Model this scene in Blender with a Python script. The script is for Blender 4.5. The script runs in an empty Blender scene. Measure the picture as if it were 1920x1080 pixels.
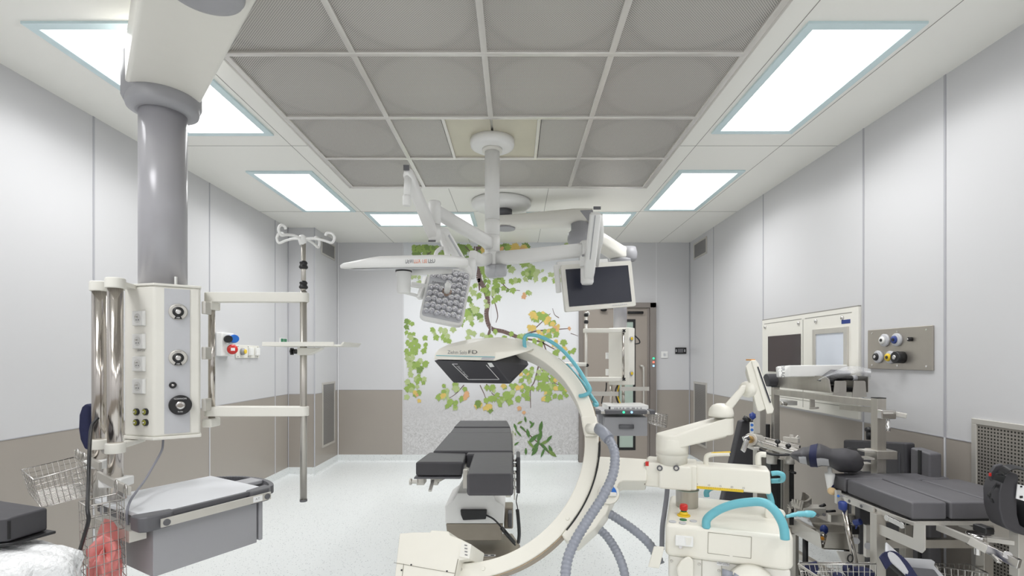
import bpy, bmesh, math, random
from mathutils import Vector as Vec
random.seed(7)
scn = bpy.context.scene
# ---------------------------------------------------------------- camera, light level, world
FL, CX, CY, EYE = 940.0, 966.0, 670.0, 1.43          # focal length and principal point in pixels of a 1920 px frame, eye height
cam_d = bpy.data.cameras.new('camera'); cam = bpy.data.objects.new('camera', cam_d)
scn.collection.objects.link(cam); scn.camera = cam
cam_d.sensor_width = 36; cam_d.lens = 36*FL/1920
cam_d.shift_x = (960-CX)/1920; cam_d.shift_y = (CY-540)/1920
cam.location = (0, 0, EYE); cam.rotation_euler = (math.pi/2, 0, 0)
cam_d.clip_start = 0.05; cam_d.clip_end = 60
scn.view_settings.view_transform = 'Standard'; scn.view_settings.look = 'None'
scn.view_settings.exposure = 0.0; scn.view_settings.gamma = 1.0; scn.view_settings.use_curve_mapping = False
LAMP = 2.2                                            # radiance of the glowing ceiling diffusers
LAMP_W, LAMP_SPREAD = 26.0, 152                       # downward light of each prismatic panel: watts per square metre, cone angle
w = bpy.data.worlds.new('world'); scn.world = w; w.use_nodes = True
w.node_tree.nodes['Background'].inputs[0].default_value = (0.8, 0.85, 0.9, 1)
w.node_tree.nodes['Background'].inputs[1].default_value = 0.4

# ---------------------------------------------------------------- helpers
def P(x, y, Y): return Vec(((x-CX)*Y/FL, Y, EYE+(CY-y)*Y/FL))          # point at depth Y
def PZ(x, y, z): Y = (EYE-z)*FL/(y-CY); return P(x, y, Y)               # point at height z
def PX(x, y, X): Y = X*FL/(x-CX); return P(x, y, Y)                     # point on a wall plane
def PP(x, y, o, n):                                                      # point on any plane
    d = Vec(((x-CX)/FL, 1, (CY-y)/FL)); c = Vec((0, 0, EYE))
    return c + d*((o-c).dot(n)/d.dot(n))
def PB(x0, y0, Y0, x1, y1, Y1):                                          # box whose front face is measured at its own depth
    Yf, Yk = min(Y0, Y1), max(Y0, Y1); a = P(x0, y0, Yf); b = P(x1, y1, Yf)
    return (min(a.x, b.x), Yf, min(a.z, b.z)), (max(a.x, b.x), Yk, max(a.z, b.z))
def lin(c):
    r = []
    for k in c:
        k = k/255; r.append(k/12.92 if k <= .04045 else ((k+.055)/1.055)**2.4)
    return (*r, 1)
def spl(pts, k=8, closed=False):
    pts = [Vec(p) for p in pts]; n = len(pts); out = []
    rng = n if closed else n-1
    for i in range(rng):
        p1, p2 = pts[i], pts[(i+1) % n]
        p0 = pts[i-1] if (i > 0 or closed) else p1*2-p2
        p3 = pts[(i+2) % n] if (i+2 < n or closed) else p2*2-p1
        for j in range(k):
            t = j/k
            out.append(0.5*((2*p1)+(p2-p0)*t+(2*p0-5*p1+4*p2-p3)*t*t+(3*p1-3*p2+p3-p0)*t**3))
    if not closed: out.append(pts[-1])
    return out
class MB:
    def __init__(s, fr=None): s.v = []; s.f = []; s.m = []; s.s = []; s.fr = fr; s.mi = 0
    def add(s, vs, fs, sm=False):
        b = len(s.v)
        for p in vs:
            p = Vec(p); s.v.append(s.fr(p) if s.fr else p)
        for f in fs: s.f.append([b+i for i in f]); s.m.append(s.mi); s.s.append(sm)
        return s
    def hexa(s, a, b):
        return s.add(list(a)+list(b), [(3,2,1,0), (4,5,6,7), (0,1,5,4), (1,2,6,5), (2,3,7,6), (3,0,4,7)])
    def box(s, lo, hi):
        x0,y0,z0 = lo; x1,y1,z1 = hi
        return s.hexa([(x0,y0,z0),(x1,y0,z0),(x1,y1,z0),(x0,y1,z0)], [(x0,y0,z1),(x1,y0,z1),(x1,y1,z1),(x0,y1,z1)])
    def prism(s, poly, vec, sm=False):
        n = len(poly); poly = [Vec(p) for p in poly]; vec = Vec(vec)
        s.add(poly+[p+vec for p in poly], [tuple(range(n-1,-1,-1)), tuple(range(n,2*n))])
        b = len(s.v)-2*n
        for i in range(n):
            j = (i+1) % n; s.f.append([b+i, b+j, b+n+j, b+n+i]); s.m.append(s.mi); s.s.append(sm)
        return s
    def bar(s, p0, p1, w, h, up=(0,0,1)):
        p0 = Vec(p0); p1 = Vec(p1); d = (p1-p0).normalized(); up = Vec(up)
        r = d.cross(up)
        if r.length < 1e-4: r = d.cross(Vec((1,0,0)))
        r = r.normalized()*(w/2); u = r.cross(d).normalized()*(h/2)
        q = [-r-u, r-u, r+u, -r+u]
        return s.hexa([p0+k for k in q], [p1+k for k in q])
    def tube(s, pts, r, n=10, caps=True, closed=False, sm=True):
        pts = [Vec(p) for p in pts]; m = len(pts)
        rs = r if isinstance(r, (list, tuple)) else [r]*m
        d0 = (pts[1]-pts[0]).normalized()
        a = Vec((0,0,1)) if abs(d0.z) < .9 else Vec((1,0,0))
        nrm = d0.cross(a).normalized(); vs = []
        for i, p in enumerate(pts):
            if closed: d = (pts[(i+1) % m]-pts[i-1]).normalized()
            else: d = (pts[min(i+1, m-1)]-pts[max(i-1, 0)]).normalized()
            nrm = (nrm-d*nrm.dot(d)).normalized(); bn = d.cross(nrm)
            for k in range(n):
                t = 2*math.pi*k/n; vs.append(p+(nrm*math.cos(t)+bn*math.sin(t))*rs[i])
        fs = []
        for i in range(m if closed else m-1):
            j = (i+1) % m
            for k in range(n):
                l = (k+1) % n; fs.append((i*n+k, i*n+l, j*n+l, j*n+k))
        s.add(vs, fs, sm)
        if caps and not closed:
            b = len(s.v)-len(vs)
            s.f.append([b+k for k in range(n-1,-1,-1)]); s.f.append([b+(m-1)*n+k for k in range(n)])
            s.m += [s.mi]*2; s.s += [False]*2
        return s
    def cyl(s, p0, p1, r0, r1=None, n=24):
        return s.tube([p0, p1], [r0, r0 if r1 is None else r1], n)
    def lathe(s, prof, o, ax=(0,0,1), n=32):
        o = Vec(o); ax = Vec(ax).normalized(); a = Vec((1,0,0)) if abs(ax.x) < .9 else Vec((0,1,0))
        e = ax.cross(a).normalized(); g = ax.cross(e); vs = []
        for r, h in prof:
            for k in range(n):
                t = 2*math.pi*k/n; vs.append(o+ax*h+(e*math.cos(t)+g*math.sin(t))*max(r, 1e-5))
        fs = []
        for i in range(len(prof)-1):
            for k in range(n):
                l = (k+1) % n; fs.append((i*n+k, i*n+l, (i+1)*n+l, (i+1)*n+k))
        b = len(s.v); s.add(vs, fs, True)
        s.f.append([b+k for k in range(n-1,-1,-1)]); s.f.append([b+(len(prof)-1)*n+k for k in range(n)])
        s.m += [s.mi]*2; s.s += [False]*2
        return s
    def hull(s, pts):
        bm = bmesh.new()
        for p in pts: bm.verts.new(Vec(p))
        r = bmesh.ops.convex_hull(bm, input=bm.verts)
        bmesh.ops.delete(bm, geom=[g for g in r['geom_interior'] if isinstance(g, bmesh.types.BMVert)], context='VERTS')
        bmesh.ops.dissolve_limit(bm, angle_limit=.03, verts=bm.verts, edges=bm.edges)
        bm.verts.index_update()
        vs = [v.co.copy() for v in bm.verts]; fs = [[v.index for v in f.verts] for f in bm.faces]
        bm.free(); return s.add(vs, fs)
    def grid(s, fn, nu, nv, sm=True, closeu=False):
        vs = [fn(i/nu, j/nv) for i in range(nu+(0 if closeu else 1)) for j in range(nv+1)]
        fs = []; W = nv+1; NU = nu if closeu else nu+1
        for i in range(nu):
            for j in range(nv):
                i2 = (i+1) % NU; fs.append((i*W+j, i2*W+j, i2*W+j+1, i*W+j+1))
        return s.add(vs, fs, sm)
    def ell(s, c, r, n=20):
        c = Vec(c)
        return s.grid(lambda u, v: c+Vec((r[0]*math.cos(2*math.pi*u)*math.sin(math.pi*v), r[1]*math.sin(2*math.pi*u)*math.sin(math.pi*v), r[2]*math.cos(math.pi*v))), n, n//2, True, True)
def FR(o, u, v, w2):
    o = Vec(o); u = Vec(u); v = Vec(v); w2 = Vec(w2)
    return lambda p: o+u*p[0]+v*p[1]+w2*p[2]
def FZ(o, deg):
    a = math.radians(deg); return FR(o, (math.cos(a), math.sin(a), 0), (-math.sin(a), math.cos(a), 0), (0,0,1))
def link(o): scn.collection.objects.link(o); return o
def wpos(o):
    p = Vec((0,0,0))
    while o: p += o.location; o = o.parent
    return p
def obj(name, mb, mats, parent=None, bevel=0, loc=None, seg=2, fix=True):
    me = bpy.data.meshes.new(name)
    pb = wpos(parent) if parent else Vec((0,0,0)); base = Vec(loc) if loc is not None else pb
    me.from_pydata([tuple(v-base) for v in mb.v], [], mb.f)
    if not isinstance(mats, (list, tuple)): mats = [mats]
    for m in mats: me.materials.append(m)
    me.polygons.foreach_set('material_index', mb.m)
    if fix:
        bm = bmesh.new(); bm.from_mesh(me); bmesh.ops.recalc_face_normals(bm, faces=bm.faces); bm.to_mesh(me); bm.free()
    me.polygons.foreach_set('use_smooth', [bool(q) or bevel > 0 for q in mb.s])
    me.update()
    o = link(bpy.data.objects.new(name, me))
    if parent: o.parent = parent
    o.location = base-pb
    if bevel:
        b = o.modifiers.new('bevel', 'BEVEL'); b.width = bevel; b.segments = seg; b.limit_method = 'ANGLE'; b.angle_limit = .6
        b.harden_normals = False
        k = o.modifiers.new('wn', 'WEIGHTED_NORMAL'); k.keep_sharp = True
    return o
def objs(name, mb, mats, parent=None, **kw):
    """like obj(), one object for each separate piece of the builder"""
    par = list(range(len(mb.v)))
    def find(i):
        while par[i] != i: par[i] = par[par[i]]; i = par[i]
        return i
    for f in mb.f:
        for i in f[1:]: par[find(i)] = find(f[0])
    groups = {}
    for k, f in enumerate(mb.f): groups.setdefault(find(f[0]), []).append(k)
    for ks in groups.values():
        ids = sorted({i for k in ks for i in mb.f[k]}); mp = {i: n for n, i in enumerate(ids)}
        q = MB(); q.v = [mb.v[i] for i in ids]; q.f = [[mp[i] for i in mb.f[k]] for k in ks]; q.m = [mb.m[k] for k in ks]; q.s = [mb.s[k] for k in ks]
        o = obj(name, q, mats, parent, **kw)
    return o
def tag(o, label=None, cat=None, group=None, kind=None):
    for k, v in (('label', label), ('category', cat), ('group', group), ('kind', kind)):
        if v: o[k] = v
    return o
def thing(name, label, cat, loc, group=None):
    o = link(bpy.data.objects.new(name, None)); o.location = loc; o.empty_display_size = .05
    return tag(o, label, cat, group)
def struct(name, mb, m, bevel=0): return tag(obj(name, mb, m, bevel=bevel), kind='structure')
def text(name, s, size, o, xd, up, m, parent, off=.0008, w=None):
    cu = bpy.data.curves.new('t', 'FONT'); cu.body = s; cu.size = size; cu.align_x = 'CENTER'; cu.align_y = 'CENTER'
    t = link(bpy.data.objects.new('t', cu)); bpy.context.view_layer.update()
    me = bpy.data.meshes.new_from_object(t.evaluated_get(bpy.context.evaluated_depsgraph_get()))
    bpy.data.objects.remove(t); bpy.data.curves.remove(cu)
    xd = Vec(xd).normalized(); up = Vec(up); up = (up-xd*up.dot(xd)).normalized(); n = xd.cross(up)
    mb = MB(); o = Vec(o); xs = [v.co.x for v in me.vertices]; kx = w/(max(xs)-min(xs)) if w else 1
    mb.add([o+xd*v.co.x*kx+up*v.co.y+n*off for v in me.vertices], [tuple(p.vertices) for p in me.polygons])
    bpy.data.meshes.remove(me)
    return obj(name, mb, m, parent, fix=False)

# ---------------------------------------------------------------- materials
def M(name, rgb, rough=.5, metal=0, var=.04, scale=14, bump=0, bscale=60, stretch=None, trans=0, alpha=1, coat=0, spec=.5):
    m = bpy.data.materials.new(name); m.use_nodes = True; nt = m.node_tree; N = nt.nodes; L = nt.links
    b = N['Principled BSDF']; b.inputs['Roughness'].default_value = rough; b.inputs['Metallic'].default_value = metal
    b.inputs['Transmission Weight'].default_value = trans; b.inputs['Alpha'].default_value = alpha
    b.inputs['Coat Weight'].default_value = coat; b.inputs['Specular IOR Level'].default_value = spec
    c = lin(rgb)
    tc = N.new('ShaderNodeTexCoord'); mp = N.new('ShaderNodeMapping'); L.new(tc.outputs['Object'], mp.inputs[0])
    if stretch: mp.inputs['Scale'].default_value = stretch
    ns = N.new('ShaderNodeTexNoise'); ns.inputs['Scale'].default_value = scale; ns.inputs['Detail'].default_value = 3
    L.new(mp.outputs[0], ns.inputs['Vector'])
    mx = N.new('ShaderNodeMix'); mx.data_type = 'RGBA'
    mx.inputs[6].default_value = tuple(max(0, k*(1-var)) for k in c[:3])+(1,); mx.inputs[7].default_value = tuple(min(1, k*(1+var)) for k in c[:3])+(1,)
    L.new(ns.outputs[0], mx.inputs[0]); L.new(mx.outputs[2], b.inputs['Base Color'])
    if bump:
        n2 = N.new('ShaderNodeTexNoise'); n2.inputs['Scale'].default_value = bscale; L.new(mp.outputs[0], n2.inputs['Vector'])
        bp = N.new('ShaderNodeBump'); bp.inputs['Strength'].default_value = bump; bp.inputs['Distance'].default_value = .01
        L.new(n2.outputs[0], bp.inputs['Height']); L.new(bp.outputs[0], b.inputs['Normal'])
    return m
def emis(name, rgb, s):
    m = bpy.data.materials.new(name); m.use_nodes = True; b = m.node_tree.nodes['Principled BSDF']
    b.inputs['Base Color'].default_value = lin(rgb); b.inputs['Emission Color'].default_value = lin(rgb); b.inputs['Emission Strength'].default_value = s
    return m
m_wall = M('wall_laminate', (208,208,210), .38, var=.012, scale=1.5)
m_dado = M('taupe_laminate', (164,157,149), .3, var=.03, scale=2)
m_ceil = M('ceiling_panel', (246,245,239), .42, var=.01, scale=2)
m_seam = M('seam_profile', (176,176,182), .4, var=.02)
m_seaml = M('seam_profile_light', (222,222,224), .4, var=.02)
m_line = M('joint_grey', (150,148,142), .7, var=.02)  # plain grey of the joint lines between panels
m_white = M('white_plastic', (238,238,236), .35, var=.015)
m_off = M('offwhite_paint', (233,231,223), .32, var=.015)
m_cream = M('cream_paint', (236,233,222), .35, var=.015)
m_crd = M('cream_seam', (150,146,132), .6)
m_grey = M('grey_plastic', (162,162,166), .4, var=.03)
m_lgrey = M('light_grey_plastic', (196,197,201), .35, var=.02)
m_dgrey = M('dark_grey_plastic', (98,98,102), .45, var=.03)
m_colm = M('grey_lacquer', (178,177,182), .28, .1, var=.02)
m_steel = M('brushed_steel', (192,188,181), .36, .85, var=.12, scale=30, stretch=(1,1,.06))
m_steelm = M('matt_steel', (210,207,201), .45, .6, var=.06, scale=8)
m_chrome = M('chrome', (212,210,208), .12, 1, var=.04)
m_tube = M('polished_tube', (196,190,184), .14, 1, var=.15, scale=20, stretch=(1,1,.02))
m_wire = M('wire_steel', (205,202,198), .25, .85, var=.05)
m_pad = M('black_vinyl', (66,65,69), .5, var=.08, bump=.06, bscale=25)
m_padl = M('grey_vinyl', (98,97,101), .5, var=.06, bump=.06, bscale=25)
m_black = M('black_plastic', (34,34,36), .4, var=.1)
m_blk2 = M('black_paint', (22,22,24), .55, var=.1)
m_navy = M('navy_fabric', (34,38,72), .8, var=.2, scale=60)
m_blue = M('blue_plastic', (44,64,134), .4)
m_bblue = M('bright_blue_plastic', (40,110,200), .35)
m_teal = M('teal_plastic', (112,188,202), .38, var=.03)
m_red = M('red_plastic', (205,45,40), .3)
m_yel = M('yellow_plastic', (235,200,50), .4)
m_org = M('orange_plastic', (235,160,60), .4)
m_green = M('green_plastic', (40,120,80), .4)
m_hose = M('bluegrey_hose', (148,152,163), .35, var=.05)
m_cable = M('grey_cable', (140,141,150), .4)
m_pink = M('pink_plastic', (240,142,138), .3, var=.3, scale=18, bump=.5, bscale=16)
m_film = M('clear_film', (232,234,238), .15, var=.02, alpha=.38, bump=.4, bscale=10)
m_bubble = M('bubble_wrap', (236,237,238), .28, var=.03, bump=.8, bscale=70)
m_lens = M('reflector_chrome', (226,226,230), .22, .75, var=.1)
m_glass = M('door_glass', (176,192,182), .15, var=.03)
m_scr = M('screen_glass', (44,46,58), .08, var=.05, spec=.6)
m_scr2 = M('dark_viewer_glass', (74,68,70), .12, var=.05)
m_lit = M('viewer_diffuser', (214,220,230), .3, var=.01)
m_paper = M('label_paper', (240,240,240), .6)
m_print = M('grey_print', (120,120,124), .6)
m_grid = M('grid_profile', (222,219,214), .22, .45, var=.05, scale=6)
m_blank = M('stainless_sheet', (208,203,186), .42, .5, var=.1, scale=3)
m_tealg = M('glass_edge', (212,232,236), .25, var=.03)
m_wood = M('beige_knob', (226,196,150), .5)
m_doorm = M('door_laminate', (160,151,142), .4, var=.02, scale=3)
m_doorf = M('door_frame_paint', (138,131,126), .35, .2, var=.02)
m_lamp = emis('lamp_diffuser', (255,255,255), LAMP)
m_ledg = emis('green_led', (60,220,160), 1.2); m_ledr = emis('red_led', (240,110,90), 1.2); m_ledb = emis('blue_led', (150,190,230), 1.2)

def nodes(m): return m.node_tree.nodes, m.node_tree.links, m.node_tree.nodes['Principled BSDF']
def mnode(N, L, op, a, b=None):
    n = N.new('ShaderNodeMath'); n.operation = op
    for i, q in enumerate((a, b)):
        if q is None: continue
        if isinstance(q, (int, float)): n.inputs[i].default_value = q
        else: L.new(q, n.inputs[i])
    return n.outputs[0]
# speckled vinyl floor
m_floor = bpy.data.materials.new('speckled_vinyl'); m_floor.use_nodes = True; N, L, b = nodes(m_floor)
b.inputs['Roughness'].default_value = .34
tc = N.new('ShaderNodeTexCoord')
v1 = N.new('ShaderNodeTexVoronoi'); v1.inputs['Scale'].default_value = 95; L.new(tc.outputs['Object'], v1.inputs['Vector'])
v2 = N.new('ShaderNodeTexVoronoi'); v2.inputs['Scale'].default_value = 48; L.new(tc.outputs['Object'], v2.inputs['Vector'])
s1 = mnode(N, L, 'LESS_THAN', v1.outputs['Distance'], .2); s2 = mnode(N, L, 'LESS_THAN', v2.outputs['Distance'], .17)
nz = N.new('ShaderNodeTexNoise'); nz.inputs['Scale'].default_value = 170; L.new(tc.outputs['Object'], nz.inputs['Vector'])
mxa = N.new('ShaderNodeMix'); mxa.data_type = 'RGBA'; mxa.inputs[6].default_value = lin((224,228,228)); mxa.inputs[7].default_value = lin((236,239,239)); L.new(nz.outputs[0], mxa.inputs[0])
mxb = N.new('ShaderNodeMix'); mxb.data_type = 'RGBA'; mxb.inputs[7].default_value = lin((205,208,210)); L.new(mxa.outputs[2], mxb.inputs[6]); L.new(s1, mxb.inputs[0])
mxc = N.new('ShaderNodeMix'); mxc.data_type = 'RGBA'; mxc.inputs[7].default_value = lin((172,176,179)); L.new(mxb.outputs[2], mxc.inputs[6]); L.new(s2, mxc.inputs[0])
L.new(mxc.outputs[2], b.inputs['Base Color'])
# perforated sheet (round holes on a staggered raster, filter cloth behind)
def perforated(name, pitch, fill, metal_rgb, hole_rgb, axes=(0, 1), met=.7, ring=None):
    m = bpy.data.materials.new(name); m.use_nodes = True; N, L, b = nodes(m)
    tc = N.new('ShaderNodeTexCoord'); sp = N.new('ShaderNodeSeparateXYZ'); L.new(tc.outputs['Object'], sp.inputs[0])
    a = mnode(N, L, 'SINE', mnode(N, L, 'MULTIPLY', sp.outputs[axes[0]], 2*math.pi/pitch))
    c = mnode(N, L, 'SINE', mnode(N, L, 'MULTIPLY', sp.outputs[axes[1]], 2*math.pi/pitch))
    h = mnode(N, L, 'GREATER_THAN', mnode(N, L, 'MULTIPLY', a, c), fill) if ring else mnode(N, L, 'GREATER_THAN', mnode(N, L, 'MINIMUM', a, c), fill)
    mx = N.new('ShaderNodeMix'); mx.data_type = 'RGBA'; mx.inputs[6].default_value = lin(metal_rgb); mx.inputs[7].default_value = lin(hole_rgb); L.new(h, mx.inputs[0])
    if ring:
        fx = mnode(N, L, 'SUBTRACT', sp.outputs[0], 0); fy = mnode(N, L, 'SUBTRACT', sp.outputs[1], 0)
        r = mnode(N, L, 'SQRT', mnode(N, L, 'ADD', mnode(N, L, 'MULTIPLY', fx, fx), mnode(N, L, 'MULTIPLY', fy, fy)))
        rp = N.new('ShaderNodeValToRGB'); L.new(mnode(N, L, 'MULTIPLY', r, 2), rp.inputs[0])
        e = rp.color_ramp.elements; e[0].position = 0; e[0].color = lin((146,144,139)); e[1].position = .9; e[1].color = lin((96,96,95))
        k = rp.color_ramp.elements.new(.55); k.color = lin((134,132,128)); k = rp.color_ramp.elements.new(.63); k.color = lin((92,92,90)); k = rp.color_ramp.elements.new(.7); k.color = lin((112,110,107))
        L.new(rp.outputs[0], mx.inputs[7])
    L.new(mx.outputs[2], b.inputs['Base Color']); b.inputs['Metallic'].default_value = met; b.inputs['Roughness'].default_value = .42
    return m
m_perf = perforated('perforated_steel', .0125, .12, (206,202,196), (80,80,80), met=.25, ring=True)
m_mesh = perforated('grille_mesh', .009, .1, (150,148,146), (92,92,92), (1, 2), met=.4)
m_hole = perforated('square_hole_sheet', .017, -.05, (168,163,156), (56,54,52), (1, 2), met=.6)
# ================================================================ THE ROOM
YB, XR, XL, XP, YP, YF, HC, ZD = 6.86, 2.39, -2.75, -2.43, 6.07, -1.7, 3.0, .985
struct('floor', MB().box((XL-.2, YF-.2, -.1), (XR+.2, YB+.2, 0)), m_floor)
cb = MB(); cb.box((XL-.2, YF-.2, HC), (XR+.2, YB+.2, HC+.1))
struct('ceiling', cb, m_ceil)
cj = MB()                                                      # joints between the ceiling panels
for x in (-1.66, 1.34, 1.97): cj.box((x-.002, YF, HC-.001), (x+.002, YB, HC))
for x in (-.62, .31): cj.box((x-.002, 4.56, HC-.001), (x+.002, YB, HC))
for y in (1.9, 3.72, 5.4): 
    cj.box((XL, y-.002, HC-.001), (-1.5, y+.002, HC)); cj.box((1.19, y-.002, HC-.001), (XR, y+.002, HC))
cj.box((XL, 5.4, HC-.001), (XR, 5.404, HC))
struct('trim_1', cj, m_line)
def wall(name, p0, p1, vec, holes=()):
    """a wall of two bands: light laminate over a taupe dado"""
    p0 = Vec((*p0, 0)); p1 = Vec((*p1, 0)); vec = Vec((*vec, 0)); mb = MB()
    for i, (a, b_) in enumerate(((0, ZD), (ZD, HC))):
        mb.mi = 1-i
        q = [p0+Vec((0,0,a)), p1+Vec((0,0,a)), p1+vec+Vec((0,0,a)), p0+vec+Vec((0,0,a))]
        mb.prism(q, (0,0,b_-a))
    return struct(name, mb, [m_wall, m_dado])
wall('wall_left', (XL, YF), (XL, YP), (-.12, 0))
wall('wall_pier', (XL, YP+.0), (XP, YP), (0, .12))
wall('wall_pier_side', (XP, YP+.12), (XP, YB), (-.12, 0))
wall('wall_right', (XR, YF), (XR, YB), (.12, 0))
wall('wall_back', (XP-.1, YB), (XR+.12, YB), (0, .12))
wall('wall_front', (XL-.12, YF), (XR+.12, YF), (0, -.12))
# cove skirting, same speckled vinyl as the floor
def cove(name, a, b_, inw):
    a = Vec((*a, 0)); b_ = Vec((*b_, 0)); inw = Vec((*inw, 0)); z = Vec((0,0,1))
    prof = [(0, 0), (.035, 0), (.018, .006), (.008, .02), (.006, .1), (0, .1)]
    mb = MB(); q0 = [a+inw*x+z*h for x, h in prof]; mb.prism(q0, b_-a)
    struct(name, mb, m_floor)
cove('baseboard_left', (XL, YF), (XL, YP), (1, 0)); cove('baseboard_pier', (XL, YP), (XP, YP), (0, -1))
cove('baseboard_pier_side', (XP, YP), (XP, YB), (1, 0)); cove('baseboard_right', (XR, YF), (XR, YB), (-1, 0))
cove('baseboard_back', (XP, YB), (.86, YB), (0, -1)); cove('baseboard_back_right', (1.93, YB), (XR, YB), (0, -1))
# vertical joint profiles and the dado line
def strip(name, x, y, nx, ny, wd=.014, m=m_seam, z0=.1, z1=HC):
    mb = MB(); tx, ty = -ny*wd/2, nx*wd/2
    q = [Vec((x-tx, y-ty, z0)), Vec((x+tx, y+ty, z0)), Vec((x+tx+nx*.003, y+ty+ny*.003, z0)), Vec((x-tx+nx*.003, y-ty+ny*.003, z0))]
    mb.prism(q, (0, 0, z1-z0)); struct(name, mb, m)
k = 2
for y in (3.27, 4.51, 5.74): strip('trim_%d' % k, XL, y, 1, 0); strip('trim_%d' % (k+1), XL+.001, y, 1, 0, .009, m_seaml, .1, ZD); k += 2
for y in (2.787, 3.44, 4.83, 6.04): strip('trim_%d' % k, XR, y, -1, 0); strip('trim_%d' % (k+1), XR-.001, y, -1, 0, .009, m_seaml, .1, ZD); k += 2
strip('trim_%d' % k, -1.535, YB, 0, -1, .012, m_seaml); k += 1
strip('trim_%d' % k, 1.93, YB, 0, -1, .014, m_seaml); k += 1
strip('trim_%d' % k, XR-.008, YB-.008, -.7, -.7, .012, m_seam); k += 1
strip('trim_%d' % k, XP+.008, YB-.008, .7, -.7, .012, m_seaml); k += 1
strip('trim_%d' % k, XP, YP, .7, -.7, .014, m_seam); k += 1
strip('trim_%d' % k, XL+.005, YP-.005, .7, -.7, .008, m_seam); k += 1
for a, b_, n_ in (((XL, YF), (XL, YP), (1, 0)), ((XL, YP), (XP, YP), (0, -1)), ((XP, YP), (XP, YB), (1, 0)), ((XR, YF), (XR, YB), (-1, 0)), ((XP, YB), (-1.54, YB), (0, -1)), ((1.93, YB), (XR, YB), (0, -1))):
    a = Vec((*a, ZD-.002)); b_ = Vec((*b_, ZD-.002)); n_ = Vec((*n_, 0))
    struct('trim_%d' % k, MB().prism([a, b_, b_+n_*.002, a+n_*.002], (0, 0, .005)), m_seam); k += 1

# ---------------------------------------------------------------- ceiling lights
def ceiling_light(x0, x1, y0, y1, label):
    t = thing('ceiling_light', label, 'ceiling light', ((x0+x1)/2, (y0+y1)/2, HC), 'recessed ceiling light panels')
    f = MB(); e = .045; zt, zb = HC, HC-.012
    for a, b_ in (((x0, y0), (x1, y0+e)), ((x0, y1-e), (x1, y1)), ((x0, y0+e), (x0+e, y1-e)), ((x1-e, y0+e), (x1, y1-e))):
        f.box((*a, zb), (*b_, zt))
    obj('light_frame', f, m_tealg, t)
    obj('diffuser', MB().box((x0+e, y0+e, HC-.008), (x1-e, y1-e, HC-.003)), m_lamp, t)
    ld_ = bpy.data.lights.new('panel_light', 'AREA'); ld_.shape = 'RECTANGLE'; ld_.size = x1-x0-2*e; ld_.size_y = y1-y0-2*e
    ld_.energy = LAMP_W*ld_.size*ld_.size_y; ld_.spread = math.radians(LAMP_SPREAD)
    lo_ = link(bpy.data.objects.new('panel_light', ld_)); lo_.parent = t; lo_.location = (0, 0, -.014)
ceiling_light(-2.31, -1.70, 2.34, 3.53, 'large lit ceiling panel crossed by the grey pendant column on the left')
ceiling_light(-2.27, -1.71, 4.22, 5.38, 'lit ceiling panel on the left between the large near one and the far wall')
ceiling_light(1.37, 1.93, 2.34, 3.50, 'large lit ceiling panel nearest on the right side of the airflow grid')
ceiling_light(1.37, 1.93, 4.20, 5.34, 'lit ceiling panel on the right between the large near one and the far wall')
ceiling_light(-1.63, -.45, 5.42, 5.98, 'wide lit ceiling panel before the far wall, behind the raised left lamp arm')
ceiling_light(.12, 1.31, 5.42, 5.98, 'wide lit ceiling panel before the far wall, behind the rear pendant arm')
ceiling_light(-2.31, -1.70, .46, 1.63, 'lit ceiling panel above the left foreground')
ceiling_light(1.37, 1.93, .46, 1.63, 'lit ceiling panel above the right foreground')
ceiling_light(-1.63, -.45, -1.35, -.75, 'added wide fill-light panel, unseen behind the camera, left of the middle')  # unseen panel added to brighten surfaces that face the camera
ceiling_light(.12, 1.31, -1.35, -.75, 'added wide fill-light panel, unseen behind the camera, right of the middle')  # its right-hand twin, likewise added as fill light out of view
ceiling_light(-2.31, -1.70, -1.3, -.2, 'lit ceiling panel behind the left foreground')
ceiling_light(1.37, 1.93, -1.3, -.2, 'lit ceiling panel behind the right foreground')

# ---------------------------------------------------------------- laminar airflow field
GX = [-1.478, -.824, -.157, .490, 1.166]; GY = [.57, 1.22, 1.88, 2.545, 3.222, 3.884, 4.54]
t = thing('airflow_ceiling_grid', 'dark perforated airflow field with polished steel grid in the middle of the ceiling', 'air diffuser', (-.157, 2.55, HC))
g = MB(); zb, zt = HC-.035, HC; e = .017
for y in GY[:-1]+[GY[-1]]:
    g.box((GX[0], y-e, zb), (GX[-1], y+e, zt))
for i, x in enumerate(GX):
    if i in (0, 4, 1, 3): g.box((x-e, GY[0], zb+.001), (x+e, GY[-1], zt))
    else: g.box((x-e, GY[0], zb+.001), (x+e, GY[4], zt))
for x in (-.468, .156): g.box((x-e*.7, GY[4], zb+.001), (x+e*.7, GY[5], zt))
obj('steel_grid', g, m_grid, t, bevel=.004)
rimm = MB()
for a, b_ in (((GX[0]-.035, GY[0]-.03), (GX[0]-e, GY[-1]+.03)), ((GX[-1]+e, GY[0]-.03), (GX[-1]+.035, GY[-1]+.03)), ((GX[0]-.035, GY[-1]+e), (GX[-1]+.035, GY[-1]+.035))):
    rimm.box((*a, HC-.03), (*b_, HC))
obj('rim_profile', rimm, m_steelm, t, bevel=.004)
def cell(x0, x1, y0, y1, m=m_perf, name='perforated_panel'):
    c = Vec(((x0+x1)/2, (y0+y1)/2, HC-.02))
    obj(name, MB().box((x0+e, y0+e, HC-.022), (x1-e, y1-e, HC-.002)), m, t, loc=c)
for j in range(6):
    for i in range(4):
        if j == 4 and i in (1, 2): continue
        if j == 5 and i == 1: cell(GX[1], GX[3], GY[5], GY[6]); continue
        if j == 5 and i == 2: continue
        cell(GX[i], GX[i+1], GY[j], GY[j+1])
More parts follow.
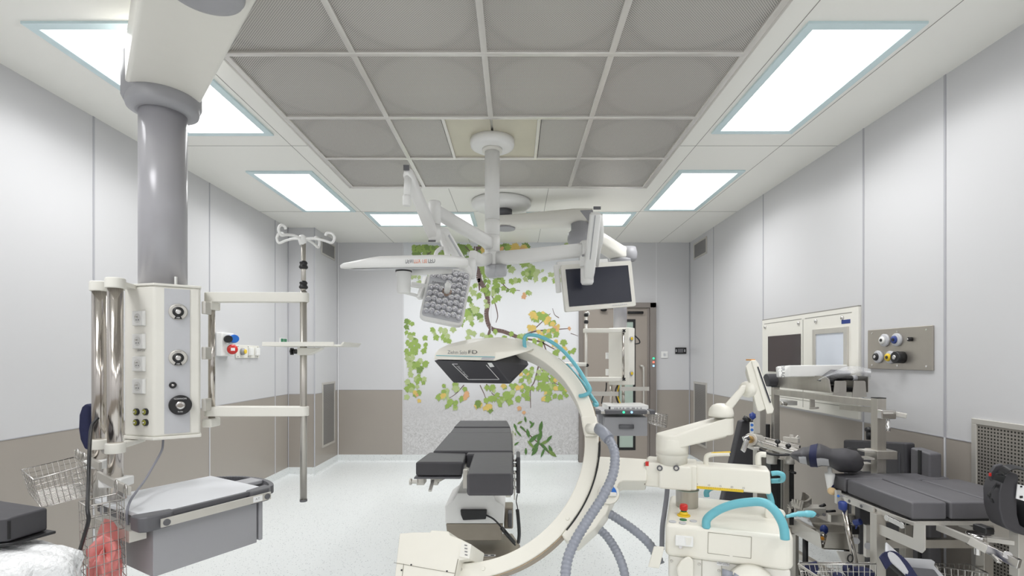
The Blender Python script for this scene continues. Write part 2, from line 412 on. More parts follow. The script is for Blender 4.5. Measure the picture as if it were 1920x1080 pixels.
cell(GX[1], -.468, GY[4], GY[5]); cell(.156, GX[3], GY[4], GY[5])
cell(-.474, -.148, GY[4], GY[5], m_blank, 'blank_sheet'); cell(-.166, .162, GY[4], GY[5], m_blank, 'blank_sheet')

# ---------------------------------------------------------------- grilles in the walls
def grille(x, y0, y1, z0, z1, side, label, lam=False, m=m_mesh):
    """side = +1 when the grille looks towards +x"""
    t = thing('ventilation_grille', label, 'ventilation grille', (x, (y0+y1)/2, z0), None)
    f = MB(); d = .012*side; e = .022 if z1-z0 < .5 else .028
    lo = min(x, x+d); hi = max(x, x+d)
    for a, b_ in (((y0, z0), (y1, z0+e)), ((y0, z1-e), (y1, z1)), ((y0, z0+e), (y0+e, z1-e)), ((y1-e, z0+e), (y1, z1-e))):
        f.box((lo, a[0], a[1]), (hi, b_[0], b_[1]))
    obj('grille_frame', f, m_steelm, t, bevel=.002)
    lo2 = min(x, x+d*.5); hi2 = max(x, x+d*.5)
    obj('grille_sheet', MB().box((lo2, y0+e, z0+e), (hi2, y1-e, z1-e)), m, t)
grille(XP, 6.27, 6.74, 2.725, 2.93, 1, 'small dark grille high on the left pier below the ceiling')
grille(XP, 6.30, 6.74, .29, 1.11, 1, 'tall dark extraction grille low on the left pier')
grille(XR, 6.24, 6.69, 2.725, 2.94, -1, 'small dark grille high on the right wall below the ceiling')
grille(XR, 6.24, 6.69, .29, 1.11, -1, 'tall narrow extraction grille low on the right wall in the far corner')
# big framed perforated return-air grille close to the camera
grille(XR, 1.75, 2.615, .2, 1.113, -1, 'large steel-framed return grille with square holes at the right edge', m=m_hole)

# ---------------------------------------------------------------- printed mural
m_mur = bpy.data.materials.new('mural_fog_print'); m_mur.use_nodes = True; N, L, b = nodes(m_mur); b.inputs['Roughness'].default_value = .3
tc = N.new('ShaderNodeTexCoord'); sp = N.new('ShaderNodeSeparateXYZ'); L.new(tc.outputs['Object'], sp.inputs[0])
n1 = N.new('ShaderNodeTexNoise'); n1.inputs['Scale'].default_value = 2.2; n1.inputs['Detail'].default_value = 2; L.new(tc.outputs['Object'], n1.inputs['Vector'])
hz = mnode(N, L, 'ADD', sp.outputs[2], mnode(N, L, 'MULTIPLY', mnode(N, L, 'SUBTRACT', n1.outputs[0], .5), .5))
rp = N.new('ShaderNodeValToRGB'); L.new(mnode(N, L, 'DIVIDE', hz, 3), rp.inputs[0]); e_ = rp.color_ramp.elements
e_[0].position = .05; e_[0].color = lin((196,195,196)); e_[1].position = 1; e_[1].color = lin((212,215,219))
for p_, c_ in ((.22, (200,199,200)), (.34, (214,214,216)), (.5, (232,233,236)), (.8, (236,238,241))):
    k_ = rp.color_ramp.elements.new(p_); k_.color = lin(c_)
n2 = N.new('ShaderNodeTexNoise'); n2.inputs['Scale'].default_value = 9; n2.inputs['Detail'].default_value = 9; n2.inputs['Roughness'].default_value = .78; n2.inputs['Distortion'].default_value = 4.5
L.new(tc.outputs['Object'], n2.inputs['Vector'])
msk = N.new('ShaderNodeMapRange'); msk.inputs[1].default_value = .95; msk.inputs[2].default_value = .3; L.new(sp.outputs[2], msk.inputs[0])
gr = N.new('ShaderNodeValToRGB'); L.new(n2.outputs[0], gr.inputs[0]); ge = gr.color_ramp.elements; ge[0].position = .34; ge[0].color = lin((160,158,156)); ge[1].position = .62; ge[1].color = lin((234,233,234))
mx = N.new('ShaderNodeMix'); mx.data_type = 'RGBA'; L.new(mnode(N, L, 'MULTIPLY', msk.outputs[0], .72), mx.inputs[0]); L.new(rp.outputs[0], mx.inputs[6]); L.new(gr.outputs[0], mx.inputs[7])
L.new(mx.outputs[2], b.inputs['Base Color'])
X0, X1 = -1.525, .868
mural = thing('photo_mural', 'full-height wall mural printed with maple branches over misty white grass', 'mural', (-.33, YB, .1))
pan = MB().box((X0, YB-.006, .1), (-.333, YB, HC)).box((-.327, YB-.006, .1), (X1, YB, HC)).box((-.335, YB-.003, .1), (-.325, YB, HC))
obj('panel_joint', MB().box((-.334, YB-.009, .1), (-.326, YB-.005, HC)), m_seaml, mural)
lm = [M('leaf_'+n_, c_, .3, var=.16, scale=9) for n_, c_ in (('green', (150,176,92)), ('deep_green', (122,148,78)), ('pale_green', (178,194,136)), ('yellow', (220,192,110)), ('orange', (218,170,126)), ('dark_green', (84,122,62)))]
m_bark = M('bark_print', (112,92,88), .35, var=.2, scale=20)
maple = [(0,-.5),(.08,-.42),(.34,-.5),(.3,-.36),(.56,-.26),(.46,-.12),(.72,.14),(.5,.14),(.5,.3),(.3,.18),(.26,.34),(.2,.5),(.1,.42),(0,.72)]
maple = maple+[(-x, y) for x, y in maple[-2:0:-1]]
oval = [(.0,-.7),(.12,-.5),(.24,-.2),(.27,.1),(.2,.4),(0,.8)]; oval = oval+[(-x, y) for x, y in oval[-2:0:-1]]
lv = pan; cnt = [0]
def leaf(px, py, s, mi, shape=maple, ang=None):
    c = P(px, py, YB-.008); a = random.uniform(-2.6, -.5)+math.pi/2 if ang is None else ang; sq = random.uniform(.55, 1)
    cnt[0] += 1; y = YB-.0065-.00001*cnt[0]; vs = []
    for x, z in shape:
        x *= s*sq; z *= -s
        vs.append((c.x+x*math.cos(a)-z*math.sin(a), y, c.z+x*math.sin(a)+z*math.cos(a)))
    lv.mi = mi+1; lv.add(vs, [tuple(range(len(vs)))])
def cluster(x0, y0, x1, y1, n, s, mix, shape=maple):
    for _ in range(int(n*1.2)):
        x = random.uniform(x0, x1); y = random.uniform(y0, y1)
        if 762 < x < 1081 and y > 459: leaf(x, y, s*random.uniform(.58, 1.0), random.choice(mix), shape, random.uniform(-.9, .9))
G = [0,0,0,1,2]; GYm = [0,0,3,2,0,4]
for q in ((768,462,905,492,46,.12,[1,1,0,0]), (905,462,1000,482,20,.12,[0,1,3]), (940,462,985,468,8,.08,[4,3]), (1000,460,1075,470,6,.08,[0,2]),
          (905,492,1000,530,30,.11,G), (985,505,1060,530,22,.09,[0,2,2]), (930,520,965,560,9,.09,G), (985,540,1000,560,4,.08,G), (975,545,985,560,2,.08,[4]),
          (905,535,935,575,12,.1,G), (870,560,905,605,12,.12,G), (862,590,895,610,5,.1,G), (850,500,905,560,16,.1,[0,2]), (806,612,852,642,12,.09,[0,2,0]),
          (764,470,790,545,14,.1,[2,2,0]), (800,462,850,520,12,.1,[0,1]),
          (762,600,786,690,22,.09,[0,2,0,1]), (768,630,800,690,20,.09,[0,0,2]), (762,680,798,750,24,.09,[0,0,2,1]), (775,735,795,752,3,.07,[4,3]),
          (980,585,1030,608,9,.11,[0,3,0]), (1025,598,1048,620,5,.09,[0,3]), (1040,610,1070,625,5,.09,[4,4,3]), (985,610,1050,640,14,.1,[3,0,3]), (870,620,985,636,14,.09,[0,2]),
          (1000,630,1060,660,10,.1,[3,0]), (1035,645,1085,690,10,.09,[0,3,0]), (990,690,1070,730,34,.09,G), (1015,700,1065,748,20,.09,[0,0,3]), (905,722,990,752,26,.09,[0,0,0,2]),
          (940,690,1000,735,16,.09,[0,0,3]), (822,720,872,755,14,.1,[0,0,2]), (824,740,834,748,2,.1,[3]), (868,738,880,750,2,.12,[4]), (838,750,855,765,6,.08,G), (893,755,925,775,8,.1,[3,3,1]),
          (930,745,962,765,7,.09,[0]), (968,765,985,776,2,.08,[4]), (1010,735,1030,752,3,.09,[0,3]), (1085,640,1090,700,3,.1,[0])):
    cluster(*q)
for q in ((985,786,.06),(975,792,.06),(996,793,.06),(980,803,.07),(998,797,.07),(966,800,.07),(972,812,.09),(990,812,.09),(1014,800,.12),(1000,822,.13),(1012,818,.12),(1022,829,.11),(1030,822,.08),(1032,842,.09),(1005,836,.12),(1020,838,.12),(1018,848,.1),(1003,846,.1),(1035,850,.1),(986,846,.07),(964,812,.06),(960,822,.06),(968,832,.07),(995,833,.1)):
    leaf(q[0], q[1], q[2], random.choice([5, 5, 1]), oval, random.uniform(-1.2, 1.2))
br = pan; br.mi = 7
def branch(pts, w0, w1):
    q = spl([P(x, y, YB-.007) for x, y in pts], 6); n = len(q)
    for i in range(n-1):
        d = (q[i+1]-q[i]).normalized(); s_ = Vec((-d.z, 0, d.x)); r = (w0+(w1-w0)*i/n)/2; r2 = (w0+(w1-w0)*(i+1)/n)/2
        br.add([q[i]-s_*r, q[i]+s_*r, q[i+1]+s_*r2, q[i+1]-s_*r2], [(0,1,2,3)])
for pts, a, c in (([(897,462),(900,500),(898,522),(908,540),(915,565),(912,590),(920,615),(945,622),(975,634)], .075, .05), ([(898,522),(899,545)], .04, .01), ([(912,540),(925,560),(933,590),(930,605)], .02, .008),
                  ([(975,634),(1000,622),(1040,618),(1066,616)], .03, .008), ([(990,628),(1018,602),(1032,588)], .016, .006), ([(975,634),(1010,640),(1040,655)], .03, .012), ([(920,616),(912,640)], .04, .03),
                  ([(905,492),(890,480),(872,462)], .03, .01), ([(930,512),(950,540),(975,545)], .02, .006), ([(860,500),(885,488),(890,462)], .025, .015), ([(1010,685),(1002,715),(995,730),(995,765)], .02, .008),
                  ([(1010,685),(1025,705),(1040,718),(1062,726)], .02, .006), ([(1008,695),(1010,735)], .012, .005), ([(900,722),(910,745),(912,765)], .014, .005), ([(870,722),(855,738),(840,748)], .014, .005), ([(912,720),(925,740),(945,745)], .016, .005),
                  ([(975,800),(1000,822),(1030,850)], .018, .012), ([(1018,640),(1032,680)], .02, .008), ([(828,462),(800,480),(815,500)], .02, .008), ([(1048,596),(1040,590),(1036,578)], .012, .005), ([(1070,625),(1084,630)], .01, .006)):
    branch(pts, a, c)
obj('printed_panel', pan, [m_mur]+lm+[m_bark], mural, fix=False, loc=(-.33, YB, 0))

# ---------------------------------------------------------------- door
dz = 2.174
fr = MB()
fr.box((.868, YB-.05, 0), (.925, YB+.01, dz)); fr.box((1.832, YB-.05, 0), (1.918, YB+.01, dz)); fr.box((.868, YB-.05, dz-.07), (1.918, YB+.01, dz))
fr.box((1.80, YB-.03, 0), (1.832, YB, dz-.07))
door = thing('door_1', None, None, (1.38, YB, 0)); door['kind'] = 'structure'
dfm = obj('door_frame', fr, m_doorf, door, bevel=.005)
lf = MB(); lf.box((.925, YB-.02, .01), (1.39, YB-.004, dz-.07)); lf.box((1.64, YB-.02, .01), (1.80, YB-.004, dz-.07)); lf.box((1.39, YB-.02, 1.95), (1.64, YB-.004, dz-.07)); lf.box((1.39, YB-.02, .01), (1.64, YB-.004, .165))
leafo = obj('door_leaf', lf, m_doorm, door)
wf = MB()
for a, b_ in (((1.39, .165), (1.64, .2)), ((1.39, 1.915), (1.64, 1.95)), ((1.39, .2), (1.42, 1.915)), ((1.61, .2), (1.64, 1.915))): wf.box((a[0], YB-.024, a[1]), (b_[0], YB-.012, b_[1]))
obj('window_frame', wf, m_blk2, leafo)
obj('window_pane', MB().box((1.42, YB-.014, .2), (1.61, YB-.010, 1.915)), m_glass, leafo)
hd = MB(); q = [P(1200, 686, YB-.02), P(1203, 686, YB-.08), P(1206, 688, YB-.08), P(1207, 700, YB-.08), P(1207, 790, YB-.08), P(1206, 795, YB-.02)]
obj('pull_handle', hd.tube(spl(q, 4), .013, 10), m_steelm, leafo)
obj('door_closer', MB().tube([P(1177, 586, YB-.05), P(1206, 586, YB-.05)], .018, 10), m_blk2, leafo)
for k_, (y, m_) in enumerate(((672, m_ledg), (679, m_ledr), (686, m_ledb))):
    obj('indicator_light', MB().cyl(P(1225.5, y, YB-.05), P(1225.5, y, YB-.058), .014), m_, dfm)
obj('sensor_dome', MB().ell(P(1132, 581, YB-.06), (.045, .03, .02)), m_blk2, dfm)

# ---------------------------------------------------------------- small wall fittings
def tplate(name, label, cat, c, w_, h_, d_, m, axis):
    """flat plate on a wall; axis 'y' = back wall, 'l' = left wall, 'r' = right wall"""
    c = Vec(c); t = thing(name, label, cat, c)
    if axis == 'y': lo = (c.x-w_/2, c.y-d_, c.z-h_/2); hi = (c.x+w_/2, c.y, c.z+h_/2)
    elif axis == 'l': lo = (c.x, c.y-w_/2, c.z-h_/2); hi = (c.x+d_, c.y+w_/2, c.z+h_/2)
    else: lo = (c.x-d_, c.y-w_/2, c.z-h_/2); hi = (c.x, c.y+w_/2, c.z+h_/2)
    obj('face_plate', MB().box(lo, hi), m, t, bevel=.003)
    return t
t = tplate('wall_socket', 'white square socket on the far wall right of the door', 'socket', P(1245.5, 665, YB), .09, .09, .014, m_white, 'y')
obj('socket_well', MB().cyl(P(1245.5, 665, YB-.015), P(1245.5, 665, YB-.017), .022), m_lgrey, t); obj('socket_pin', MB().cyl(P(1245.5, 665, YB-.017), P(1245.5, 665, YB-.03), .003), m_dgrey, t)
t = tplate('wall_control_panel', 'small black touch control with a grey screen on the far wall', 'control panel', P(1276, 657.5, YB), .15, .085, .018, m_blk2, 'y')
obj('screen', MB().box(*PB(1271,661,YB-.02,1281,654,YB-.018)), m_dgrey, t)
obj('button', MB().box(*PB(1267,660,YB-.021,1269,655,YB-.018)), m_grey, t); obj('button', MB().box(*PB(1283,660,YB-.021,1285,655,YB-.018)), m_grey, t)
# left wall
t = thing('wall_socket_box', 'white wall box with a black, a blue and a red round industrial socket', 'socket box', PX(413, 645, XL))
y0 = 4.62; obj('housing', MB().box((XL, 4.60, 1.44), (XL+.06, 4.80, 1.66)), m_white, t, bevel=.01)
for nm, m_, y, z, r, d_ in (('black_socket', m_black, 4.68, 1.60, .035, .08), ('blue_socket', m_bblue, 4.78, 1.605, .04, .08), ('red_socket', m_red, 4.74, 1.505, .05, .07)):
    s_ = obj(nm, MB().lathe([(r*.7, 0), (r*.8, .02), (r, d_*.6), (r, d_-.02), (r*.9, d_)], (XL+.05, y, z), (1, -.9, .0)), m_ if nm != 'red_socket' else m_white, t)
    if nm == 'red_socket':
        obj('red_lid', MB().lathe([(r*.95, d_), (r*.9, d_+.012), (r*.3, d_+.014)], (XL+.05, y, z), (1, -.9, 0)), m_red, s_)
        lx_ = Vec((XL+.05, y, z))+Vec((1,-.9,0)).normalized()*(d_+.0145); obj('rating_label', MB(FR(lx_, Vec((.9,1,0)).normalized(), Vec((1,-.9,0)).normalized(), (0,0,1))).box((-.018, 0, -.014), (.018, .002, .014)), m_paper, s_)
t = tplate('service_plate', 'cream wall plate with a yellow gas outlet and two white rocker switches', 'wall plate', (XL, 5.14, 1.488), .44, .13, .012, m_off, 'l')
obj('yellow_outlet', MB().lathe([(.034, 0), (.034, .02), (.02, .035)], (XL+.012, 5.02, 1.488), (1, 0, 0)), m_grey, t); obj('outlet_disc', MB().lathe([(.024, 0), (.02, .008)], (XL+.047, 5.02, 1.488), (1, 0, 0)), m_yel, t)
for y in (5.17, 5.3): obj('rocker_switch', MB().box((XL+.012, y-.032, 1.45), (XL+.04, y+.032, 1.53)), m_white, t, bevel=.006)
for y in (4.95, 5.14, 5.33):
    for z in (1.437, 1.538): obj('screw', MB().cyl((XL+.012, y, z), (XL+.0145, y, z), .005, n=10), m_dgrey, t)
t = tplate('switch_plate', 'tiny white plate with two dark green rockers beyond the drip pole tray', 'switch', (XL, 5.93, 1.615), .19, .085, .012, m_white, 'l')
for y in (5.89, 5.97): obj('green_rocker', MB().box((XL+.012, y-.03, 1.58), (XL+.018, y+.03, 1.65)), m_green if y < 5.9 else m_green, t)

# pass-through cabinet front with the two viewers on the right wall
t = thing('film_viewer_unit', 'cream wall unit with a dark screen and a lit film viewer side by side', 'film viewer', (XR, 4.14, 1.0))
obj('front_panel', MB().box((XR-.02, 3.462, 1.0), (XR, 4.81, 1.785)), m_off, t, bevel=.003)
dk = MB(); dk.box((XR-.0205, 3.462, 1.782), (XR-.001, 4.81, 1.79)); dk.box((XR-.0215, 4.15, 1.745), (XR-.0195, 4.77, 1.75)); dk.box((XR-.0215, 3.53, 1.745), (XR-.0195, 4.1, 1.75)); dk.box((XR-.0215, 4.125, 1.02), (XR-.0195, 4.13, 1.74)); dk.box((XR-.0215, 3.53, 1.075), (XR-.0195, 4.77, 1.079))
obj('panel_joint', dk, m_line, t)
obj('dark_screen', MB().box((XR-.026, 4.16, 1.30), (XR-.018, 4.69, 1.625)), m_scr2, t)
vf = MB()
for a, b_ in (((3.56, 1.2), (3.60, 1.65)), ((3.936, 1.2), (3.976, 1.65)), ((3.60, 1.61), (3.936, 1.65)), ((3.60, 1.2), (3.936, 1.235))): vf.box((XR-.035, a[0], a[1]), (XR-.018, b_[0], b_[1]))
obj('viewer_frame', vf, m_steelm, t, bevel=.002); obj('viewer_screen', MB().box((XR-.028, 3.60, 1.235), (XR-.018, 3.936, 1.61)), m_lit, t)
for y, z in ((4.75, 1.715), (4.19, 1.715), (3.95, 1.715), (3.63, 1.715)): obj('lock', MB().lathe([(.016, 0), (.014, .008), (.006, .012)], (XR-.02, y, z), (-1, 0, 0), 16), m_chrome, t)
obj('blue_sticker', MB().box((XR-.0215, 3.545, 1.672), (XR-.0195, 3.64, 1.70)), m_blue, t)

# medical gas panel
t = thing('gas_outlet_panel', 'brushed steel wall plate with five round gas outlets and a small black jack', 'gas outlet panel', (XR, 3.12, 1.354))
obj('steel_plate', MB().box((XR-.012, 2.858, 1.354), (XR, 3.383, 1.613)), M('brushed_plate', (178,172,164), .38, .75, var=.1, scale=6), t, bevel=.003)
for px, py, m_, r, d_ in ((1662,638,m_white,.030,.022), (1685,637,m_blue,.030,.022), (1650,669,m_black,.030,.022), (1673,670,m_yel,.030,.022), (1694,670,m_black,.037,.05), (1711,636,m_black,.013,.02)):
    c = PX(px+2, py, XR); c.x = XR-.012; ax = (-1, 0, 0)
    if r == .03:
        o_ = obj('gas_outlet', MB().lathe([(r*1.35, 0), (r*1.35, .012), (r*1.15, .016), (r*1.1, d_*.7), (r*.9, d_)], c, ax), m_lgrey, t)
        obj('outlet_ring', MB().lathe([(r*.85, d_), (r*.8, d_+.006), (r*.35, d_+.008)], c, ax), m_, o_); obj('outlet_bore', MB().lathe([(r*.35, d_+.008), (r*.3, d_+.012)], c, ax, 16), m_black if m_ != m_black else m_chrome, o_)
    else:
        o_ = obj('gas_outlet' if r > .02 else 'earth_jack', MB().lathe([(r, 0), (r, d_*.9), (r*.92, d_)], c, ax), m_, t)
        obj('outlet_bore', MB().lathe([(r*.4, d_), (r*.38, d_+.006), (r*.2, d_+.006)], c, ax, 16), m_chrome, o_)
for y in (2.9, 3.12, 3.34):
    for z in (1.378, 1.59): obj('screw', MB().cyl((XR-.012, y, z), (XR-.014, y, z), .006, n=10), m_chrome, t)
# ================================================================ LEFT CEILING PENDANT
Z3 = Vec((0,0,1))
cc = Vec((-1.72, 2.45, 0)); hub = Vec((-1.05, 1.69, 0))
t = thing('ceiling_supply_pendant', 'big ceiling pendant with thick grey column and cream socket console in the left foreground', 'supply pendant', (-1.72, 2.45, 1.05))
ad = (hub-cc).normalized(); an = Vec((-ad.y, ad.x, 0))
q = []
for k_ in range(13):
    a = math.pi/2+math.pi*k_/12; q.append(cc+ad*(.15*math.cos(a))+an*(.15*math.sin(a))+Z3*2.695)
e2 = hub+ad*.25
q += [e2-an*.165+Z3*2.695, e2+an*.165+Z3*2.695]
obj('pendant_arm', MB().prism(q, (0,0,.2)), m_off, t, bevel=.02, seg=3)
q2 = [p+Vec((0,0,-.004)) for p in [cc+(p-cc)*1.0 for p in []]]
obj('brake_cover', MB().lathe([(.155, 2.66), (.165, 2.68), (.165, 2.86), (.16, 2.87)], cc-ad*.02), m_grey, t)
obj('arm_collar', MB().lathe([(.112, 2.615), (.148, 2.63), (.152, 2.645), (.152, 2.69), (.148, 2.70)], cc, n=48), m_grey, t)
obj('hub_cover', MB().lathe([(.09, 2.652), (.118, 2.66), (.125, 2.672), (.125, 2.70)], hub, n=48), m_grey, t)
obj('ceiling_tube', MB().cyl(hub+Z3*2.89, hub+Z3*3.0, .14), m_off, t)
obj('column', MB().cyl(cc+Z3*1.765, cc+Z3*2.63, .1, n=48), m_colm, t)
obj('column_clip', MB().box((-1.625, 2.39, 1.77), (-1.617, 2.40, 1.815)), m_white, t)
A0, A1, A2 = Vec((-1.837, 2.353, 0)), Vec((-1.659, 2.30, 0)), Vec((-1.5095, 2.405, 0))
A3, A4 = Vec((-1.67, 2.64, 0)), Vec((-1.86, 2.64, 0))
console = obj('console_body', MB().prism([p+Z3*1.062 for p in (A0, A1, A2, A3, A4)], (0,0,.70)), m_off, t, bevel=.012, seg=3)
def grow(pts, k_):
    c = sum(pts, Vec())/len(pts); return [c+(p-c)*k_ for p in pts]
pl = grow([A0, A1, A2, A3, A4], 1.03)
obj('end_plate', MB().prism([p+Z3*1.76 for p in pl], (0,0,.012)), m_off, t, bevel=.004)
obj('end_plate', MB().prism([p+Z3*1.048 for p in pl], (0,0,.016)), m_off, t, bevel=.004)
T1, T2 = Vec((-1.755, 2.2, 0)), Vec((-1.907, 2.30, 0))
for z in (1.752, 1.03):
    for T in (T1, T2):
        mb = MB(); mb.lathe([(.036, 0), (.038, .004), (.038, .04), (.034, .046)], T+Z3*(z-.02), n=24)
        b0 = T+(A0-T)*.25; mb.bar(T+Z3*(z+.005)+(A0-T)*.05, A0+Z3*(z+.005)+Vec((.03,.06,0)), .05, .02)
        obj('tube_bracket', mb, m_off, t, bevel=.002)
for T, zb in ((T1, .73), (T2, .76)):
    obj('support_tube', MB().cyl(T+Z3*zb, T+Z3*1.76, .029, n=28), m_tube, t)
# front face fittings
fd = (A2-A1).normalized(); fnm = Vec((fd.y, -fd.x, 0)); ld = (A1-A0).normalized(); lnm = Vec((ld.y, -ld.x, 0))
mid = A1+fd*.04
obj('grey_strip', MB().prism([A1+fd*.04+fnm*.0005+Z3*1.075, A1+fd*.14+fnm*.0005+Z3*1.075, A1+fd*.14+fnm*.003+Z3*1.075, A1+fd*.04+fnm*.003+Z3*1.075], (0,0,.675)), m_lgrey, t)
def onf(px, py): return PP(px, py, A1+fnm*.003, fnm)
def onl(px, py): return PP(px, py, A0, lnm)
for py in (585, 671):
    c = onf(334, py)
    o_ = obj('air_outlet', MB().lathe([(.038, 0), (.038, .006), (.034, .012)], c, fnm), m_steelm, t)
    obj('outlet_ring', MB().lathe([(.023, .012), (.022, .017), (.012, .019)], c, fnm), m_black, o_); obj('outlet_core', MB().lathe([(.012, .019), (.011, .026), (.006, .026)], c, fnm), m_chrome, o_)
    obj('outlet_tab', MB().prism([c+fnm*.0125-Z3*.015-fd*.008, c+fnm*.0125-Z3*.034-fd*.016, c+fnm*.0125-Z3*.034+fd*.016, c+fnm*.0125-Z3*.015+fd*.008], fnm*.002), m_black, o_)
    text('lettering', 'AIR', .009, c+fnm*.0147-Z3*.028, fd, Z3, m_paper, o_); text('lettering', 'MOTOR', .007, c+fnm*.0125+Z3*.029, fd, Z3, m_print, o_)
c = onf(324, 722); o_ = obj('small_jack', MB().lathe([(.015, 0), (.015, .008), (.012, .012)], c, fnm), m_black, t); obj('jack_pin', MB().lathe([(.007, .012), (.005, .016)], c, fnm, 16), m_chrome, o_)
c = onf(338, 759); o_ = obj('suction_outlet', MB().lathe([(.046, 0), (.046, .02), (.041, .026)], c, fnm, 40), m_black, t)
obj('outlet_core', MB().lathe([(.02, .026), (.018, .034), (.01, .034)], c, fnm), m_chrome, o_)
text('lettering', 'NORMHOFE', .009, c+fnm*.0265+Z3*.030, fd, Z3, m_paper, o_); text('lettering', 'fluido', .009, c+fnm*.0265-Z3*.030, fd, Z3, m_paper, o_)
for i_, py in enumerate((597, 640, 682, 724)):
    c = onl(263, py); u_ = ld
    o_ = obj('power_socket', MB().hexa([c+u_*a+Z3*b_ for a, b_ in ((-.036,-.036),(.036,-.036),(.036,.036),(-.036,.036))], [c+u_*a+Z3*b_+lnm*.014 for a, b_ in ((-.033,-.033),(.033,-.033),(.033,.033),(-.033,.033))]), m_white, t, bevel=.002)
    obj('socket_well', MB().lathe([(.021, .0142), (.0195, .0146)], c, lnm), M('well_white', (224,224,222), .5) if i_ == 0 else bpy.data.materials['well_white'], o_)
    obj('earth_pin', MB().cyl(c+lnm*.014+Z3*.006, c+lnm*.024+Z3*.006, .0025, n=8), m_steel, o_)
    for a in (-.006, .008): obj('contact_hole', MB().cyl(c+lnm*.0147+u_*a-Z3*.008, c+lnm*.0152+u_*a-Z3*.008, .0026, n=8), m_black, o_)
text('lettering', 'UNIT2 A', .012, onl(265, 657)+lnm*.001, ld, Z3, m_print, t)
for px, py in ((257,772),(274,772),(257,792),(274,792)):
    c = onl(px, py); o_ = obj('earth_socket', MB().lathe([(.016, 0), (.016, .008), (.011, .011)], c, lnm), m_black, t)
    obj('green_ring', MB().lathe([(.0125, .0105), (.0105, .0122)], c, lnm), M('olive_ring', (150,150,60), .4), o_); obj('socket_pin', MB().lathe([(.006, .011), (.003, .017)], c, lnm, 12), m_chrome, o_)
# hinges and swivel brackets on the console's right side
for z in (1.64, 1.42, 1.17): obj('hinge', MB().box((-1.515, 2.42, z), (-1.495, 2.47, z+.06)), m_steelm, t, bevel=.003)
sw = P(397, 600, 2.5)
for z0 in (1.665, 1.085): obj('swivel_bracket', MB().box((-1.54, 2.46, z0), (sw.x+.022, 2.54, z0+.042)), m_off, t, bevel=.006)
obj('bracket_screw', MB().cyl(P(386, 575.5, 2.455), P(386, 575.5, 2.45), .006, n=12), m_black, t)
# gray cord hanging out under the console
obj('power_cord', MB().tube(spl([P(306, 824, 2.40), P(303, 845, 2.38), P(285, 878, 2.3), P(272, 900, 2.25), P(257, 920, 2.15), P(244, 940, 2.08), P(238, 962, 2.05), P(240, 985, 2.05)], 8), .0048, 8), m_cable, t)

# ---------------------------------------------------------------- swivelling rack with infusion pole and tray
t = thing('infusion_pole_rack', 'tall steel drip pole with white hooks held by two cream arms beside the console', 'drip pole', P(569, 938, 2.5))
zu, zl = 1.728, 1.162; ip = P(569, 600, 2.5)
for z in (zu, zl):
    mb = MB(); a = Vec((sw.x, 2.5, z)); b_ = Vec((ip.x, 2.5, z)); q = []
    for k_ in range(9): an_ = math.pi/2+math.pi*k_/8; q.append(a+Vec((.032*math.cos(an_), .032*math.sin(an_), -.024)))
    for k_ in range(9): an_ = -math.pi/2+math.pi*k_/8; q.append(b_+Vec((.026*math.cos(an_), .026*math.sin(an_), -.024)))
    obj('cream_arm', mb.prism(q, (0,0,.048)), m_off, t, bevel=.004)
obj('hinge_post', MB().cyl((sw.x, 2.5, 1.09), (sw.x, 2.5, 1.71), .0155), m_tube, t)
obj('outer_pole', MB().cyl((ip.x, 2.5, .717), (ip.x, 2.5, 1.76), .0165), m_steel, t)
obj('inner_pole', MB().cyl((ip.x, 2.5, 1.7), (ip.x, 2.5, 2.0), .0115), m_steel, t)
for z in (1.77, 1.87): obj('clamp_collar', MB().lathe([(.015, 0), (.021, .006), (.021, .014), (.017, .018), (.017, .026), (.02, .03), (.014, .04)], (ip.x, 2.5, z)), m_black, t)
obj('tip_cap', MB().cyl((ip.x, 2.5, .712), (ip.x, 2.5, .722), .018), m_dgrey, t)
ht = Vec((ip.x-.005, 2.5, 2.02)); obj('hook_hub', MB().lathe([(.014, -.03), (.02, -.01), (.016, .015), (.006, .02)], ht), m_white, t)
for an_ in (12, 165, 250, 80):
    d_ = Vec((math.cos(math.radians(an_)), math.sin(math.radians(an_)), 0)); L_ = .12
    q = [ht, ht+d_*.05+Z3*.005, ht+d_*(L_-.02)-Z3*.002, ht+d_*(L_+.018)-Z3*.012, ht+d_*(L_+.032)+Z3*.012, ht+d_*(L_+.02)+Z3*.034, ht+d_*(L_-.004)+Z3*.036, ht+d_*(L_-.012)+Z3*.022]
    obj('drip_hook', MB().tube(spl(q, 4), [.009*(1-.035*0)]*29, 8) if False else MB().tube(spl(q, 4), .0065, 8), m_white, t)
zt_ = P(600, 650, 2.5).z
tr = MB(); tr.box((-1.20, 2.38, zt_), (-.83, 2.64, zt_+.008))
tr.box((-1.20, 2.375, zt_), (-.86, 2.382, zt_+.02)); tr.hexa([(-.835, 2.38, zt_), (-.825, 2.38, zt_), (-.825, 2.64, zt_), (-.835, 2.64, zt_)], [(-.82, 2.38, zt_+.02), (-.81, 2.38, zt_+.02), (-.81, 2.64, zt_+.02), (-.82, 2.64, zt_+.02)])
obj('tray', tr, m_off, t, bevel=.002)
obj('tray_bracket', MB().prism([P(560, 652, 2.5)-Vec((0,.02,0)), P(607, 652, 2.5)-Vec((0,.02,0)), P(600, 657, 2.5)-Vec((0,.02,0)), P(582, 666, 2.5)-Vec((0,.02,0)), P(560, 666, 2.5)-Vec((0,.02,0))], (0,.045,0)), m_off, t, bevel=.004)
obj('clamp_knob', MB().cyl(P(556, 659, 2.5), P(548, 659, 2.5), .012).cyl(P(549, 659, 2.5), P(546, 659, 2.5), .02, n=6), m_black, t)

